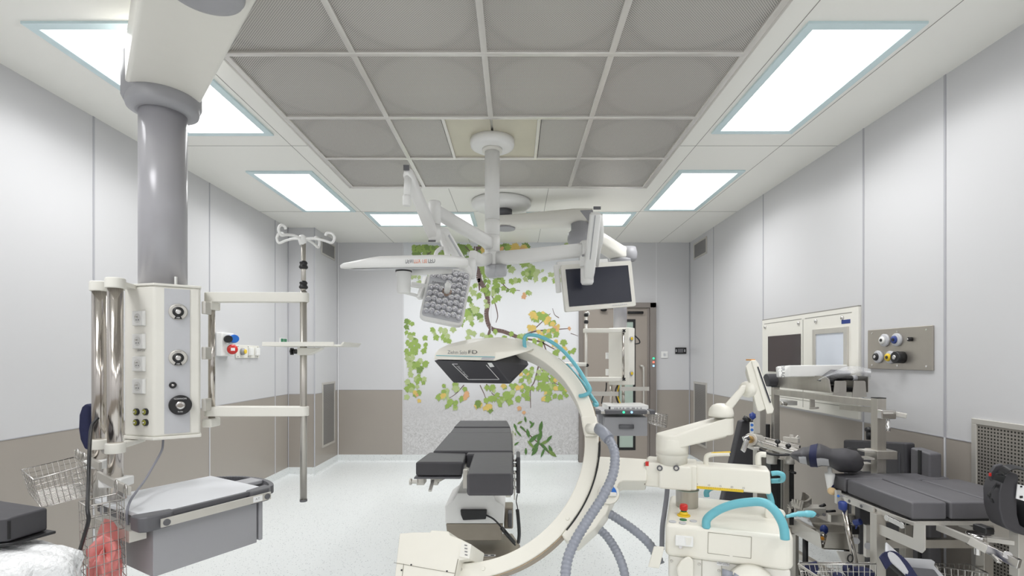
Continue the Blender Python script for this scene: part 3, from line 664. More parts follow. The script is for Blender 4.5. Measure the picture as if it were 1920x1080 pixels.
# ---------------------------------------------------------------- drawer shelf under the console
S0, S1, S2, S3 = Vec((-1.455, 1.98, 0)), Vec((-1.2, 2.42, 0)), Vec((-1.62, 2.67, 0)), Vec((-1.875, 2.23, 0))
ex = (S1-S0).normalized(); ey = (S3-S0).normalized()
t = thing('drawer_shelf', 'grey pendant shelf with a flat light top over a big drawer box, left foreground', 'shelf', (-1.53, 2.32, .54))
fr_ = FR(S0, ex, ey, Z3); W_, D_ = (S1-S0).length, (S3-S0).length
obj('top_plate', MB(fr_).box((.0, .012, .782), (W_-.0, D_, .80)), M('shelf_top', (222,224,228), .28, var=.01), t, bevel=.003)
obj('tray_body', MB(fr_).box((.01, .02, .745), (W_-.01, D_-.01, .783)), m_dgrey, t)
for u0, u1 in ((-.03, .10), (W_-.09, W_+.03)):
    obj('corner_bumper', MB(fr_).prism([(u0+.02, -.02, .742), (u1-.02, -.02, .742), (u1, .0, .742), (u1, .03, .742), (u0, .07 if u0 < 0 else .03, .742), (u0, .0, .742)] if u0 < 0 else [(u0, -.02, .742), (u1-.03, -.02, .742), (u1, .01, .742), (u1, .06, .742), (u0, .03, .742)], (0, 0, .062)), m_dgrey, t, bevel=.008)
obj('edge_strip', MB(fr_).box((.06, -.005, .783), (W_-.06, .014, .803)), m_dgrey, t, bevel=.003)
rail = obj('side_rail', MB(fr_).box((.035, -.036, .752), (W_-.0, -.028, .786)), m_steelm, t, bevel=.001)
for u_ in (.055, W_-.02): obj('rail_button', MB(fr_).cyl((u_, -.036, .769), (u_, -.041, .769), .013), m_dgrey, rail)
lb = obj('rail_label', MB(fr_).box((W_-.09, -.0372, .756), (W_-.045, -.036, .782)), m_paper, rail)
text('lettering', 'A.T.', .014, fr_(Vec((W_-.068, -.0373, .769))), ex, Z3, m_print, rail)
bx = MB(fr_).box((.035, .03, .54), (W_-.03, D_-.03, .745)); obj('drawer_box', bx, m_grey, t, bevel=.003)
obj('drawer_front', MB(fr_).box((W_-.024, .022, .548), (W_-.004, D_-.03, .742)), m_grey, t, bevel=.006)
obj('shelf_bracket', MB(fr_).box((-.04, .05, .70), (.02, .4, .745)), m_steelm, t)
h_ = MB(); q = [fr_(Vec((W_-.0, .04, .775))), fr_(Vec((W_+.07, .07, .77))), fr_(Vec((W_+.11, .16, .77))), fr_(Vec((W_+.12, .26, .77))), fr_(Vec((W_+.10, .37, .77))), fr_(Vec((W_+.06, .44, .77))), fr_(Vec((W_-.0, .47, .775)))]
sp_ = spl(q, 5); hm = MB()
for i_ in range(len(sp_)-1): hm.bar(sp_[i_], sp_[i_+1], .022, .04)
obj('push_handle', hm, m_dgrey, t, bevel=.003)
obj('handle_bridge', MB(fr_).box((W_, .2, .772), (W_+.11, .3, .792)), m_grey, t, bevel=.006)

# ---------------------------------------------------------------- rails, baskets and cord on the tubes
t = thing('accessory_rail', 'short steel rail clamped on the left chrome tube, carrying the wide basket', 'rail', P(163, 862, 2.28), 'pendant tube rails')
obj('rail_bar', MB().bar(P(141, 850, 2.36), P(188, 874, 2.22), .012, .034), m_steelm, t, bevel=.001); obj('tube_clamp', MB().box((-1.95, 2.26, .925), (-1.86, 2.34, .965)), m_white, t, bevel=.006)
t = thing('accessory_rail', 'lower steel rail clamped on the right chrome tube, carrying the narrow basket', 'rail', P(212, 905, 2.1), 'pendant tube rails')
obj('rail_bar', MB().bar(P(184, 891, 2.18), P(243, 921, 2.02), .012, .034), m_steelm, t, bevel=.001); obj('tube_clamp', MB().box((-1.80, 2.16, .865), (-1.70, 2.24, .905)), m_white, t, bevel=.006)
def lerp(a, b_, k_): return a+(b_-a)*k_
def wirebasket(root, rim, bot, nl, ns, nr, floorw=0, r=.0016, R=.0032, m=m_wire):
    """rim, bot: four corners; nl / ns uprights on the long and short sides, nr horizontal rings"""
    mb = MB(); mb.tube(rim+[rim[0]], R, 6)
    obj('basket_rim', mb, m, root)
    mb = MB(); mb.tube(bot+[bot[0]], r*1.3, 5)
    for k_ in range(1, nr): 
        q = [lerp(rim[i], bot[i], k_/nr) for i in range(4)]; mb.tube(q+[q[0]], r, 5, False)
    for i in range(4):
        n_ = nl if i % 2 == 0 else ns; a, b_ = rim[i], rim[(i+1) % 4]; c_, d_ = bot[i], bot[(i+1) % 4]
        for k_ in range(n_): mb.tube([lerp(a, b_, k_/n_), lerp(c_, d_, k_/n_)], r, 5, False)
    for k_ in range(1, floorw): mb.tube([lerp(bot[0], bot[3], k_/floorw), lerp(bot[1], bot[2], k_/floorw)], r, 5, False)
    for k_ in range(1, 5 if floorw else 0): mb.tube([lerp(bot[0], bot[1], k_/5), lerp(bot[3], bot[2], k_/5)], r, 5, False)
    return obj('basket_wires', mb, m, root)
t = thing('wire_basket', 'wide empty wire basket hooked on the rail left of the chrome tubes', 'basket', P(110, 940, 2.1))
wirebasket(t, [P(63, 900, 2.05), P(163, 872, 2.2), P(140, 857, 2.36), P(40, 881, 2.2)], [P(78, 952, 2.08), P(175, 927, 2.22), P(150, 905, 2.34), P(55, 925, 2.2)], 9, 5, 5, 18)
for px in (146, 158):
    c = P(px, 850+(px-146)*.6, 2.30); obj('basket_hook', MB().tube(spl([c+Vec((.0,.0,-.03)), c+Vec((-.01,0,0)), c+Vec((.005,-.01,.022)), c+Vec((.02,-.02,.01)), c+Vec((.022,-.02,-.02))], 4), .003, 6), m_wire, t)
t = thing('wire_basket', 'narrow deep wire basket holding a pink plastic bag below the left console', 'basket', P(195, 1090, 2.0))
rim = [P(163, 950, 1.85), P(233, 935.5, 1.98), P(218, 925.5, 2.08), P(148, 941, 1.95)]; botb = [p+Vec((.012, .0, -.42)) for p in rim]
wirebasket(t, rim, botb, 5, 3, 11, 4)
for px in (219, 236):
    c = P(px, 908+(px-219)*.5, 2.03); obj('basket_hook', MB().tube(spl([c+Vec((0,0,-.04)), c+Vec((-.008,0,0)), c+Vec((.006,-.01,.02)), c+Vec((.018,-.02,.008)), c+Vec((.018,-.02,-.03))], 4), .003, 6), m_wire, t)
t = thing('plastic_bag', 'crumpled pink plastic bag stuffed inside the narrow wire basket', 'plastic bag', (-1.61, 1.96, .5))
def bag(u, v):
    a = u*2*math.pi; h = v; r = .9+.1*math.sin(5*a+7*h)+.08*math.sin(11*a-13*h); e = min(1, (h*8)**.5)*min(1, ((1-h)*6)**.5)
    cx_ = lerp(lerp(rim[0], rim[1], .5), lerp(rim[3], rim[2], .5), .5); x = math.cos(a)*r*e; y = math.sin(a)*r*e
    return Vec((cx_.x+.01, cx_.y, 0))+(rim[1]-rim[0])*.47*x+(rim[3]-rim[0])*.47*y+Z3*(.46+.27*h+.06*h*math.sin(a+.6)+.02*h*math.sin(a*5))
obj('bag_body', MB().grid(bag, 44, 26, True, True), m_pink, t)
t = thing('power_cable', 'thick black cable hanging in front of the left chrome tube', 'cable', P(150, 1060, 1.95))
obj('cable', MB().tube(spl([P(184, 783, 2.16), P(172, 800, 2.13), P(168, 840, 2.05), P(166, 900, 1.98), P(164, 950, 1.82), P(166, 975, 1.80), P(158, 1005, 1.84), P(149, 1035, 1.9), P(142, 1062, 1.95), P(138, 1100, 2.0)], 8), .0065, 8), m_black, t)
t = thing('cable_strap', 'navy strap bundle hanging behind the two chrome tubes', 'strap', P(178, 835, 2.36))
obj('strap_body', MB().prism([P(x, y, 2.40) for x, y in ((170,800),(171,775),(176,760),(183,754),(190,758),(190,840),(181,838),(173,820))], (0,-.07,0)), m_navy, t, bevel=.01)
t = thing('power_plug', 'grey clamp with a small handle at the bottom of the chrome tubes', 'clamp', P(200, 975, 2.2))
obj('clamp_block', MB().box(*PB(186,978,2.2,226,950,2.28)), m_grey, t, bevel=.006); obj('clamp_loop', MB().tube(spl([P(190, 1000, 2.17), P(184, 985, 2.15), P(192, 976, 2.15), P(206, 978, 2.15)], 4), .005, 8), m_steelm, t)

# ---------------------------------------------------------------- padded table top with wrapped roll, bottom left
t = thing('padded_table', 'corner of a black padded table top at the lower left edge', 'padded table', (-2.0, 1.6, 0))
pA, pB, pC, pD = Vec((-1.65, 1.77, .82)), Vec((-1.67, 1.655, .82)), Vec((-2.3, 1.38, .82)), Vec((-2.4, 2.03, .82))
obj('pad', MB().prism([pB, pA, pD, pC], (0,0,.08)), m_pad, t, bevel=.008, seg=3)
obj('pad_seam', MB().box((pB.x-.003, pB.y-.004, .83), (pB.x+.003, pB.y+.002, .89)), m_blk2, t)
obj('base_plate', MB().prism([p-Z3*.012 for p in (pB+Vec((.01, -.0, 0)), pA+Vec((.03, .0, 0)), pD, pC)], (0,0,.010)), m_black, t, bevel=.003)
obj('pedestal', MB().cyl((-2.3, 1.75, .04), (-2.3, 1.75, .806), .06).box((-2.42, 1.6, 0), (-2.16, 1.95, .05)), m_steelm, t, bevel=.005)
t = thing('wrapped_bundle', 'bundle in clear white bubble wrap standing in the lower left corner', 'bundle', (-1.65, 1.45, 0))
def wrapf(u, v):
    a = 2*math.pi*u; w_ = 1+.05*math.sin(9*a+3*v*6)+.03*math.sin(23*a); R_ = (.29*w_)*(1 if v < .92 else max(.0, 1-((v-.92)/.08)**2)**.5)
    return Vec((-1.84+R_*1.2*math.cos(a), 1.70+R_*.42*math.sin(a), .02+.782*v+.004*math.sin(7*a)*v))
obj('wrap', MB().grid(wrapf, 60, 34, True, True), m_bubble, t)

# ================================================================ CENTRAL SURGICAL LIGHT SYSTEM
lx, ly = -.164, 3.58
t = thing('surgical_light', 'white ceiling-mounted surgical light with two lamp heads and branching arms over the table', 'surgical light', (lx, ly, 3.0))
LC = Vec((lx, ly, 0))
obj('ceiling_flange', MB().lathe([(.06, 2.915), (.13, 2.918), (.152, 2.93), (.158, 2.95), (.158, 2.978)], LC, n=56), m_white, t)
obj('flange_ring', MB().lathe([(.07, 2.895), (.072, 2.916)], LC), m_off, t)
obj('pole', MB().cyl(LC+Z3*2.41, LC+Z3*2.92, .053, n=36), m_white, t)
zz = [2.41, 2.298, 2.18, 2.085]
for a, b_ in zip(zz[:-1], zz[1:]):
    obj('pole_joint', MB().lathe([(.05, b_), (.0545, b_+.006), (.0545, a-.006), (.05, a)], LC, n=36), m_white, t)
obj('end_cap', MB().lathe([(.02, 1.995), (.045, 2.003), (.058, 2.03), (.06, 2.085)], LC+Vec((.004,0,0)), n=36).lathe([(.02, 1.998), (.045, 2.01), (.05, 2.03), (.05, 2.083)], LC+Vec((.055, -.02, 0)), n=36), m_lgrey, t)
for y in (398, 430): obj('pole_screw', MB().cyl(P(921, y-13, 3.53), P(921, y-13, 3.525), .006, n=10), m_white, t)
def arm(name, pts, wds, hts, m, up=(0,0,1)):
    mb = MB(); q = [Vec(p) for p in pts]; n_ = len(q); vs = []; K = 12
    for i in range(n_):
        d = (q[min(i+1, n_-1)]-q[max(i-1, 0)]).normalized(); r = d.cross(Vec(up)).normalized(); u_ = r.cross(d)
        for k_ in range(K):
            a = 2*math.pi*(k_+.5)/K; cx_ = math.copysign(abs(math.cos(a))**.45, math.cos(a)); sx_ = math.copysign(abs(math.sin(a))**.45, math.sin(a))
            vs.append(q[i]+r*cx_*wds[i]/2+u_*sx_*hts[i]/2)
    fs = [(i*K+k_, i*K+(k_+1) % K, (i+1)*K+(k_+1) % K, (i+1)*K+k_) for i in range(n_-1) for k_ in range(K)]
    mb.add(vs, fs, True); mb.f.append(list(range(K-1, -1, -1))); mb.f.append([(n_-1)*K+k_ for k_ in range(K)]); mb.m += [0, 0]; mb.s += [False]*2
    return obj(name, mb, m, t)
# left arm towards the camera, elbow, spring arm
E1 = P(815, 402, 2.79); arm('horizontal_arm', [LC+Z3*2.235+Vec((-.02,-.02,0)), LC+Z3*2.235+(Vec((E1.x, E1.y, 2.235))-LC-Z3*2.235)*.15, Vec((E1.x, E1.y, 2.245))], [.07,.07,.06], [.095,.085,.07], m_white)
obj('elbow_post', MB().lathe([(.03, 2.165), (.034, 2.17), (.034, 2.29), (.03, 2.297)], (E1.x, E1.y, 0)), m_white, t)
el = obj('elbow_cup', MB().lathe([(.018, 2.072), (.032, 2.085), (.035, 2.12), (.035, 2.163)], (E1.x, E1.y, 0)), m_white, t)
obj('warning_label', MB().box(*PB(803,453.5,2.755,817,450,2.757)), m_dgrey, el)
tipA = P(765, 325, 2.40); bs = Vec((E1.x-.01, E1.y-.01, 2.115))
sa = arm('spring_arm', [bs+(tipA-bs)*k_ for k_ in (-.04, 0, .12, .9, 1.0, 1.05)], [.03,.055,.06,.05,.045,.02], [.05,.062,.06,.05,.05,.03], m_white)
obj('arm_slot', MB().bar(bs+(tipA-bs)*.25+Vec((.022,-.02,.0)), bs+(tipA-bs)*.93+Vec((.016,-.02,.0)), .006, .012), m_lgrey, sa)
obj('arm_window', MB().box(tipA+Vec((-.016,-.028,.005)), tipA+Vec((.012,-.024,.03))), m_dgrey, sa)
obj('tip_post', MB().cyl(tipA-Z3*.005, P(763, 384, 2.40), .017), m_white, t)
obj('tip_collar', MB().lathe([(.018, 0), (.02, .005), (.02, .045), (.017, .05)], P(763, 386, 2.40)), m_white, t)
# second arm with spring arm carrying the lamp heads
E2 = P(881, 500, 3.2); arm('horizontal_arm', [LC+Vec((-.02,-.03,2.13)), lerp(LC+Z3*2.13, Vec((E2.x, E2.y, 2.04)), .55), Vec((E2.x+.02, E2.y, 2.075))], [.06,.06,.055], [.08,.08,.075], m_white)
obj('elbow_post', MB().lathe([(.03, 1.93), (.038, 1.95), (.038, 2.05), (.03, 2.06)], (E2.x, E2.y, 0)), m_white, t)
tipB = P(832, 434, 2.95); bs2 = Vec((E2.x-.005, E2.y-.02, 1.95))
sb = arm('spring_arm', [bs2+(tipB-bs2)*k_ for k_ in (-.05, 0, .1, .9, 1.0, 1.06)], [.03,.05,.055,.05,.045,.02], [.05,.065,.06,.052,.05,.03], m_white)
obj('arm_slot', MB().bar(bs2+(tipB-bs2)*.2+Vec((.022,-.022,.0)), bs2+(tipB-bs2)*.9+Vec((.016,-.022,.0)), .007, .012), m_lgrey, sb)
yk = MB(); top = P(828, 438, 2.95)
yk.tube(spl([top, P(830, 452, 2.9), P(836, 466, 2.85), P(839, 478, 2.8), P(839, 488, 2.8)], 5), .017, 12)
obj('head_yoke', yk, m_white, t)
yk = MB(); yk.tube(spl([P(837, 466, 2.86), P(826, 466, 2.84), P(818, 474, 2.8), P(816, 487, 2.78)], 5), .011, 12)
obj('head_yoke', yk, m_white, t)
# lamp head seen edge-on
c1 = P(752, 494, 2.62); hx = Vec((.998, .0, .02)).normalized(); hy = Vec((0, 1, .155)).normalized(); hz = hx.cross(hy)
def rrect(w_, h_, r, n_=6):
    q = []
    for cx_, cy_, a0 in ((w_/2-r, h_/2-r, 0), (-w_/2+r, h_/2-r, 90), (-w_/2+r, -h_/2+r, 180), (w_/2-r, -h_/2+r, 270)):
        for k_ in range(n_+1): a = math.radians(a0+90*k_/n_); q.append((cx_+r*math.cos(a), cy_+r*math.sin(a)))
    return q
def slab(fr, out, prof):
    """stack of scaled outlines: prof = [(scale, z)]"""
    mb = MB(fr); n_ = len(out); vs = []
    for s_, z in prof: vs += [(x*s_, y*s_, z) for x, y in out]
    fs = [(i*n_+k_, i*n_+(k_+1) % n_, (i+1)*n_+(k_+1) % n_, (i+1)*n_+k_) for i in range(len(prof)-1) for k_ in range(n_)]
    mb.add(vs, fs, True); m0 = len(prof)-1
    mb.f += [list(range(n_-1, -1, -1)), [m0*n_+k_ for k_ in range(n_)]]; mb.m += [0, 0]; mb.s += [False, False]
    return mb
hexo = [(-.285,-.1),(-.265,-.14),(-.12,-.25),(-.06,-.26),(.26,-.26),(.31,-.2),(.345,-.08),(.345,.08),(.31,.2),(.26,.26),(-.06,.26),(-.12,.25),(-.265,.14),(-.285,.1)]
def taper(p):
    return c1+hx*p[0]+hy*p[1]+hz*(p[2]*(1-.55*max(0, min(1, (-p[0]-.03)/.25)))-.012*max(0, -p[0]-.05)/.24)
h1 = obj('lamp_head', slab(taper, hexo, [(.93,-.028),(.985,-.024),(1,-.012),(1,.012),(.97,.024),(.85,.03)]), m_white, t)
f1 = FR(c1, hx, hy, hz)
obj('light_field', slab(f1, hexo, [(.86,-.030),(.86,-.0275)]), m_lgrey, h1)
m_orp = M('orange_print', (226,120,70), .5)
for s_, dx, w_, m_ in (('DEWI', .098, .036, m_dgrey), ('LUX 130', .150, .060, m_orp), ('LED', .203, .032, m_dgrey)):
    text('lettering', s_, .032, f1(Vec((dx, -.2605, 0))), hx, Z3, m_, h1, w=w_)
obj('head_handle', MB().lathe([(.03, -.155), (.034, -.15), (.037, -.07), (.039, -.065), (.039, -.045), (.042, -.04), (.042, -.028)], P(757, 494, 2.62)), m_white, h1)
obj('handle_band', MB().lathe([(.0425, -.045), (.0425, -.038)], P(757, 494, 2.62)), m_black, h1)
obj('cross_tube', MB().tube([P(772, 509, 2.7), P(845, 506, 2.8)], .022, 14), m_white, h1)
# tilted lamp head facing the room, with its reflectors
TL, TR_, BR, BL = P(812, 497, 3.10), P(901, 512, 3.14), P(852, 612, 2.98), P(779, 592, 2.94)
c2 = (TL+TR_+BR+BL)/4; hx = ((TR_-TL)+(BR-BL)).normalized(); hy = ((TL-BL)+(TR_-BR)); hy = (hy-hx*hy.dot(hx)).normalized(); hn = hx.cross(hy)
if hn.y > 0: hn = -hn
W2 = ((TR_-TL).length+(BR-BL).length)/2*.98; H2 = ((TL-BL).length+(TR_-BR).length)/2*.98
f2 = FR(c2, hx, hy, hn)
h2 = obj('lamp_head', slab(f2, rrect(W2, H2, .035), [(.9,-.05),(.97,-.045),(1,-.03),(1,.0),(.99,.006)]), m_white, t)
obj('light_field', slab(f2, rrect(W2*.9, H2*.92, .02), [(1,.006),(1,.0075)]), m_lgrey, h2)
rp0 = None; nx_, ny_ = 7, 8
for i in range(nx_):
    for j in range(ny_):
        x = (i-(nx_-1)/2)*W2*.127; y = (j-(ny_-1)/2)*H2*.108+(.01 if i % 2 else 0)
        if abs(i-3) <= 0 and j in (4,) or (j == 5 and i < 3 and i > -1): continue
        if rp0 is None:
            ro = MB(); 
            pr = [(.0178, 0), (.0182, .013), (.0165, .0125), (.0095, .003), (.0045, .002), (.004, .007), (.0005, .009)]
            n6 = 8; vs = [(r*math.cos(2*math.pi*(k_+.5*(ii % 2))/n6), r*math.sin(2*math.pi*(k_+.5*(ii % 2))/n6), z) for ii, (r, z) in enumerate(pr) for k_ in range(n6)]
            fs = [(a*n6+k_, a*n6+(k_+1) % n6, (a+1)*n6+(k_+1) % n6, (a+1)*n6+k_) for a in range(len(pr)-1) for k_ in range(n6)]
            c = f2(Vec((x, y, .008))); ro.fr = FR(c, hx, hy, hn); ro.add(vs, fs, False)
            rp0 = obj('reflector', ro, m_lens, h2, loc=c); rc0 = c
        else:
            o_ = rp0.copy(); link(o_); o_.parent = h2; o_.location = rp0.location+(f2(Vec((x, y, .008)))-rc0)
obj('centre_socket', MB().lathe([(.03, .007), (.03, .016), (.022, .02)], f2(Vec((0, 0.01, 0))), hn), M('bronze_ring', (150,130,118), .35, .6), h2)
obj('sterile_handle', MB().lathe([(.018, .02), (.016, .03), (.019, .1), (.012, .115), (.004, .118)], f2(Vec((0, 0.01, 0))), hn), m_white, h2)
text('lettering', 'FAMED', .022, f2(Vec((-W2*.24, H2*.155, .0085))), hx, hy, m_print, h2)
bk = MB(); bk.bar(P(748, 544, 3.02), P(771, 533, 3.04), .03, .022).bar(P(771, 533, 3.04), P(800, 538, 3.06), .04, .03).bar(P(748, 541, 3.02), P(752, 535, 3.02), .02, .02).bar(P(750, 546, 3.0), P(788, 556, 3.03), .02, .018)
obj('head_bracket', bk, m_white, h2, bevel=.004)
obj('bracket_post', MB().bar(P(800, 520, 3.08), P(786, 560, 3.02), .03, .03), m_white, h2, bevel=.004)
# monitor arm to the right
E3 = P(1100, 470, 3.27); zA = 2.13
arm('monitor_arm', [LC+Z3*(zA-.0)+Vec((.03,-.01,0)), lerp(LC+Z3*zA, Vec((E3.x, E3.y, zA)), .2), Vec((E3.x-.02, E3.y, zA))], [.075,.075,.07], [.10,.095,.085], m_white)
obj('elbow_post', MB().lathe([(.038, 2.02), (.044, 2.025), (.044, 2.18), (.038, 2.187)], (E3.x, E3.y, 0)), m_white, t)
obj('elbow_cup', MB().lathe([(.034, 1.905), (.042, 1.92), (.043, 1.98), (.043, 2.018)], (E3.x+.003, E3.y, 0)), m_white, t)
obj('caution_label', MB().box(*PB(1104,483,3.2195,1110,477,3.221)), m_org, t)
obj('post_screw', MB().cyl(P(1093, 479, 3.232), P(1093, 479, 3.225), .008, n=12), m_grey, t)
tipM = P(1117, 400, 3.05); bm_ = Vec((E3.x+.01, E3.y-.01, 1.95))
sm_ = arm('spring_arm', [bm_+(tipM-bm_)*k_ for k_ in (-.03, 0, .1, .97, 1.0)], [.04,.062,.07,.07,.06], [.06,.07,.07,.066,.055], m_white, up=(0,-1,.2))
obj('arm_slot', MB().bar(bm_+(tipM-bm_)*.3+Vec((-.008,-.036,-.01)), bm_+(tipM-bm_)*.97+Vec((-.008,-.036,-.01)), .004, .006, (0,-1,0)), m_grey, sm_)
obj('arm_window', MB().box(tipM+Vec((-.02,-.04,.012)), tipM+Vec((.024,-.036,.03))), m_dgrey, sm_)
obj('drop_tube', MB().tube([P(1126, 402, 3.08), P(1128, 430, 3.12), P(1127, 452, 3.2), P(1122, 472, 3.36), P(1119, 500, 3.42)], .014, 10), m_white, t)
# monitor
TL, TR_, BR, BL = P(1049, 499, 3.36), P(1182, 487, 3.46), P(1194, 575, 3.46), P(1062, 583, 3.36)
c3 = (TL+TR_+BR+BL)/4; hx = ((TR_-TL)+(BR-BL)).normalized(); hy = ((TL-BL)+(TR_-BR)); hy = (hy-hx*hy.dot(hx)).normalized(); hn = hx.cross(hy)
if hn.y > 0: hn = -hn
Wm = ((TR_-TL).length+(BR-BL).length)/2; Hm = ((TL-BL).length+(TR_-BR).length)/2; f3 = FR(c3, hx, hy, hn)
t = thing('monitor', 'flat monitor with a light frame and dark screen hanging from the right arm', 'monitor', c3, None)
obj('housing', slab(f3, rrect(Wm, Hm, .012), [(.8,-.05),(.97,-.035),(1,-.025),(1,0),(.99,.004)]), m_off, t)
obj('screen', slab(f3, rrect(Wm*.885, Hm*.80, .002, 2), [(1,.0042),(1,.0055)]), m_scr, t)
for k_ in range(8): obj('button', MB(f3).box((Wm*.16+k_*.014, -Hm*.455, .004), (Wm*.16+k_*.014+.009, -Hm*.44, .0065)), m_lgrey, t)
obj('side_bracket', MB(f3).box((-Wm*.5-.035, -.02, -.06), (-Wm*.5-.0, .17, -.03)).box((-Wm*.52, .15, -.06), (Wm*.2, .19, -.04)), m_white, t, bevel=.006)

# ================================================================ REAR PENDANT
fc = Vec((-.14, 5.06, 0))
t = thing('rear_supply_pendant', 'second ceiling pendant at the back with cream arms and console before the door', 'supply pendant', (1.13, 5.4, 1.13))
obj('ceiling_flange', MB().lathe([(.10, 2.915), (.25, 2.925), (.295, 2.945), (.30, 2.97), (.30, 2.995)], fc, n=56), m_white, t)
obj('motor', MB().lathe([(.075, 2.80), (.085, 2.86), (.09, 2.865), (.09, 2.915)], fc+Vec((.02,0,0))), m_dgrey, t)
H1 = Vec((.63, 4.9, 0))
arm('upper_arm', [fc+Z3*2.79+Vec((-.05,0,0)), fc+Z3*2.79+Vec((.1,0,0)), H1+Z3*2.79-Vec((.05,0,0)), H1+Z3*2.79+Vec((.12,-.02,0))], [.26,.28,.24,.2], [.10,.11,.15,.15], m_off)
obj('arm_cap', MB().hull([P(x, y, d) for x, y in ((1086,394),(1112,393),(1112,420),(1103,416)) for d in (4.78, 4.95)]), m_grey, t, bevel=.01)
obj('arm_label', MB().box(*PB(1025,437,4.7,1034,433,4.704)), m_paper, t) if False else None
obj('underside_cover', MB().lathe([(.10, 2.722), (.10, 2.738)], fc+Vec((.04, 0, 0))), m_grey, t)
obj('joint_cover', MB().lathe([(.07, 2.505), (.115, 2.53), (.125, 2.57), (.12, 2.63), (.10, 2.65), (.09, 2.655), (.09, 2.72), (.05, 2.74)], H1+Vec((.0,-.05,0))), m_grey, t)
K2 = Vec((1.13, 5.4, 0))
arm('lower_arm', [Vec((H1.x+.06, H1.y-.02, 2.60)), Vec((H1.x+.16, H1.y+.05, 2.60)), Vec((K2.x-.05, K2.y-.04, 2.555)), Vec((K2.x+.06, K2.y+.04, 2.55))], [.17,.18,.18,.14], [.12,.13,.15,.13], m_off)
obj('arm_end_cap', MB().lathe([(.07, 2.47), (.095, 2.49), (.1, 2.56), (.085, 2.62)], K2+Vec((.09, .03, 0))), m_grey, t)
obj('pivot_disc', MB().lathe([(.08, 2.425), (.105, 2.44), (.115, 2.47), (.115, 2.485)], K2+Vec((.0, .0, 0))), m_grey, t)
obj('column', MB().cyl(K2+Z3*1.74, K2+Z3*2.44, .072, n=32), m_colm, t)
Cb = lambda x, y, d=5.3: P(x, y, d)
con = obj('console_body', MB().prism([P(1141, 722, 5.30), P(1179, 722, 5.24), P(1190, 722, 5.30), P(1189, 722, 5.5), P(1145, 722, 5.5)], (0, 0, P(0, 615, 5.30).z-P(0, 722, 5.30).z)), m_off, t, bevel=.008)
for z in (620, 711):
    obj('cream_arm', MB().bar(P(1094, z, 5.2), P(1172, z, 5.2), .06, .045), m_off, t, bevel=.006)
    obj('star_knob', MB().cyl(P(1170, z, 5.165), P(1170, z, 5.15), .012, n=12).bar(P(1167.5, z-2.5, 5.155), P(1172.5, z+2.5, 5.155), .01, .01).bar(P(1167.5, z+2.5, 5.155), P(1172.5, z-2.5, 5.155), .01, .01), m_black, t)
obj('drip_pole', MB().cyl(P(1099, 770, 5.2), P(1099, 585, 5.2), .013), m_steelm, t)
for y in (592, 605): obj('clamp_collar', MB().lathe([(.016, 0), (.024, .008), (.024, .03), (.016, .038)], P(1099, y+2, 5.2)), m_black, t)
obj('drip_hook', MB().tube(spl([P(1099, 588, 5.2), P(1102, 585, 5.2), P(1104, 588, 5.2), P(1103, 591, 5.2)], 4), .008, 8), m_white, t)
obj('front_tube', MB().cyl(P(1168.5, 710, 5.17), P(1168.5, 624, 5.17), .013), m_tube, t)
obj('instrument_tray', MB().box(*PB(1052,687,5.05,1100,680,5.3)), m_off, t, bevel=.01)
obj('star_knob', MB().cyl(P(1101, 685, 5.1), P(1101, 685, 5.08), .018, n=8), m_black, t)
for y in (635, 700):
    o_ = obj('gas_outlet', MB().lathe([(.025, 0), (.024, .012), (.018, .016)], P(1183, y, 5.262), (.45, -.9, 0)), m_grey, t); obj('outlet_disc', MB().lathe([(.017, .016), (.014, .02)], P(1183, y, 5.262), (.45, -.9, 0)), m_yel, o_)
for y in (667, 698): obj('hinge', MB().box(*PB(1137,y+6,5.31,1141.5,y-6,5.36)), m_white, t)
for x in (1146, 1168.5): obj('support_tube', MB().cyl(P(x, 757, 5.35), P(x, 720, 5.35), .016), m_tube, t)
obj('equipment_rail', MB().bar(P(1163, 729, 5.1), P(1217, 729, 5.1), .012, .04), m_steelm, t); obj('equipment_rail', MB().bar(P(1098, 738, 5.22), P(1160, 738.5, 5.22), .012, .045), m_steelm, t)
t2 = thing('pendant_cables', 'black and yellow cables hanging under the rear console', 'cables', P(1160, 757, 5.3))
for nm_, m_, q in (('black_cable', m_black, ((1137,717),(1136,732),(1130,745),(1128,757))), ('black_cable', m_black, ((1158,722),(1154,733),(1156,748),(1160,757))), ('yellow_cable', m_yel, ((1161,722),(1158,735),(1159,746),(1163,757))), ('black_cable', m_black, ((1190,629),(1198,637),(1199,643),(1190,645)))):
    obj(nm_, MB().tube(spl([P(x, y, 5.3) for x, y in q], 6), .007, 8), m_, t2)
t = thing('rear_drawer_shelf', 'grey drawer unit with a moulded handle below the rear console', 'drawer unit', P(1174, 817, 5.0))
obj('shelf_top', MB().hexa([P(1125, 775, 4.98), P(1220, 775, 4.98), P(1211, 766, 5.45), P(1116, 766, 5.45)], [P(1125, 770, 4.98), P(1220, 770, 4.98), P(1211, 762, 5.45), P(1116, 762, 5.45)]), m_lgrey, t, bevel=.004)
obj('front_bumper', MB().box(*PB(1135,777,4.93,1214,768.5,5.0)), m_dgrey, t, bevel=.01)
for x0, x1 in ((1117, 1127), (1219, 1229)): obj('corner_bumper', MB().box(*PB(x0,777,4.93,x1,769,5.06)), m_dgrey, t, bevel=.008)
obj('front_rail', MB().box(*PB(1120,776,4.95,1222,771.5,4.97)), m_steelm, t)
for x, m_ in ((1169.5, m_ledg), (1184.5, m_ledb)): obj('release_button', MB().cyl(P(x, 773, 4.93), P(x, 773, 4.92), .012, n=16), m_, t)
dr = obj('drawer', MB().box(*PB(1134,817.5,4.98,1214,782,5.4)), m_grey, t, bevel=.005)
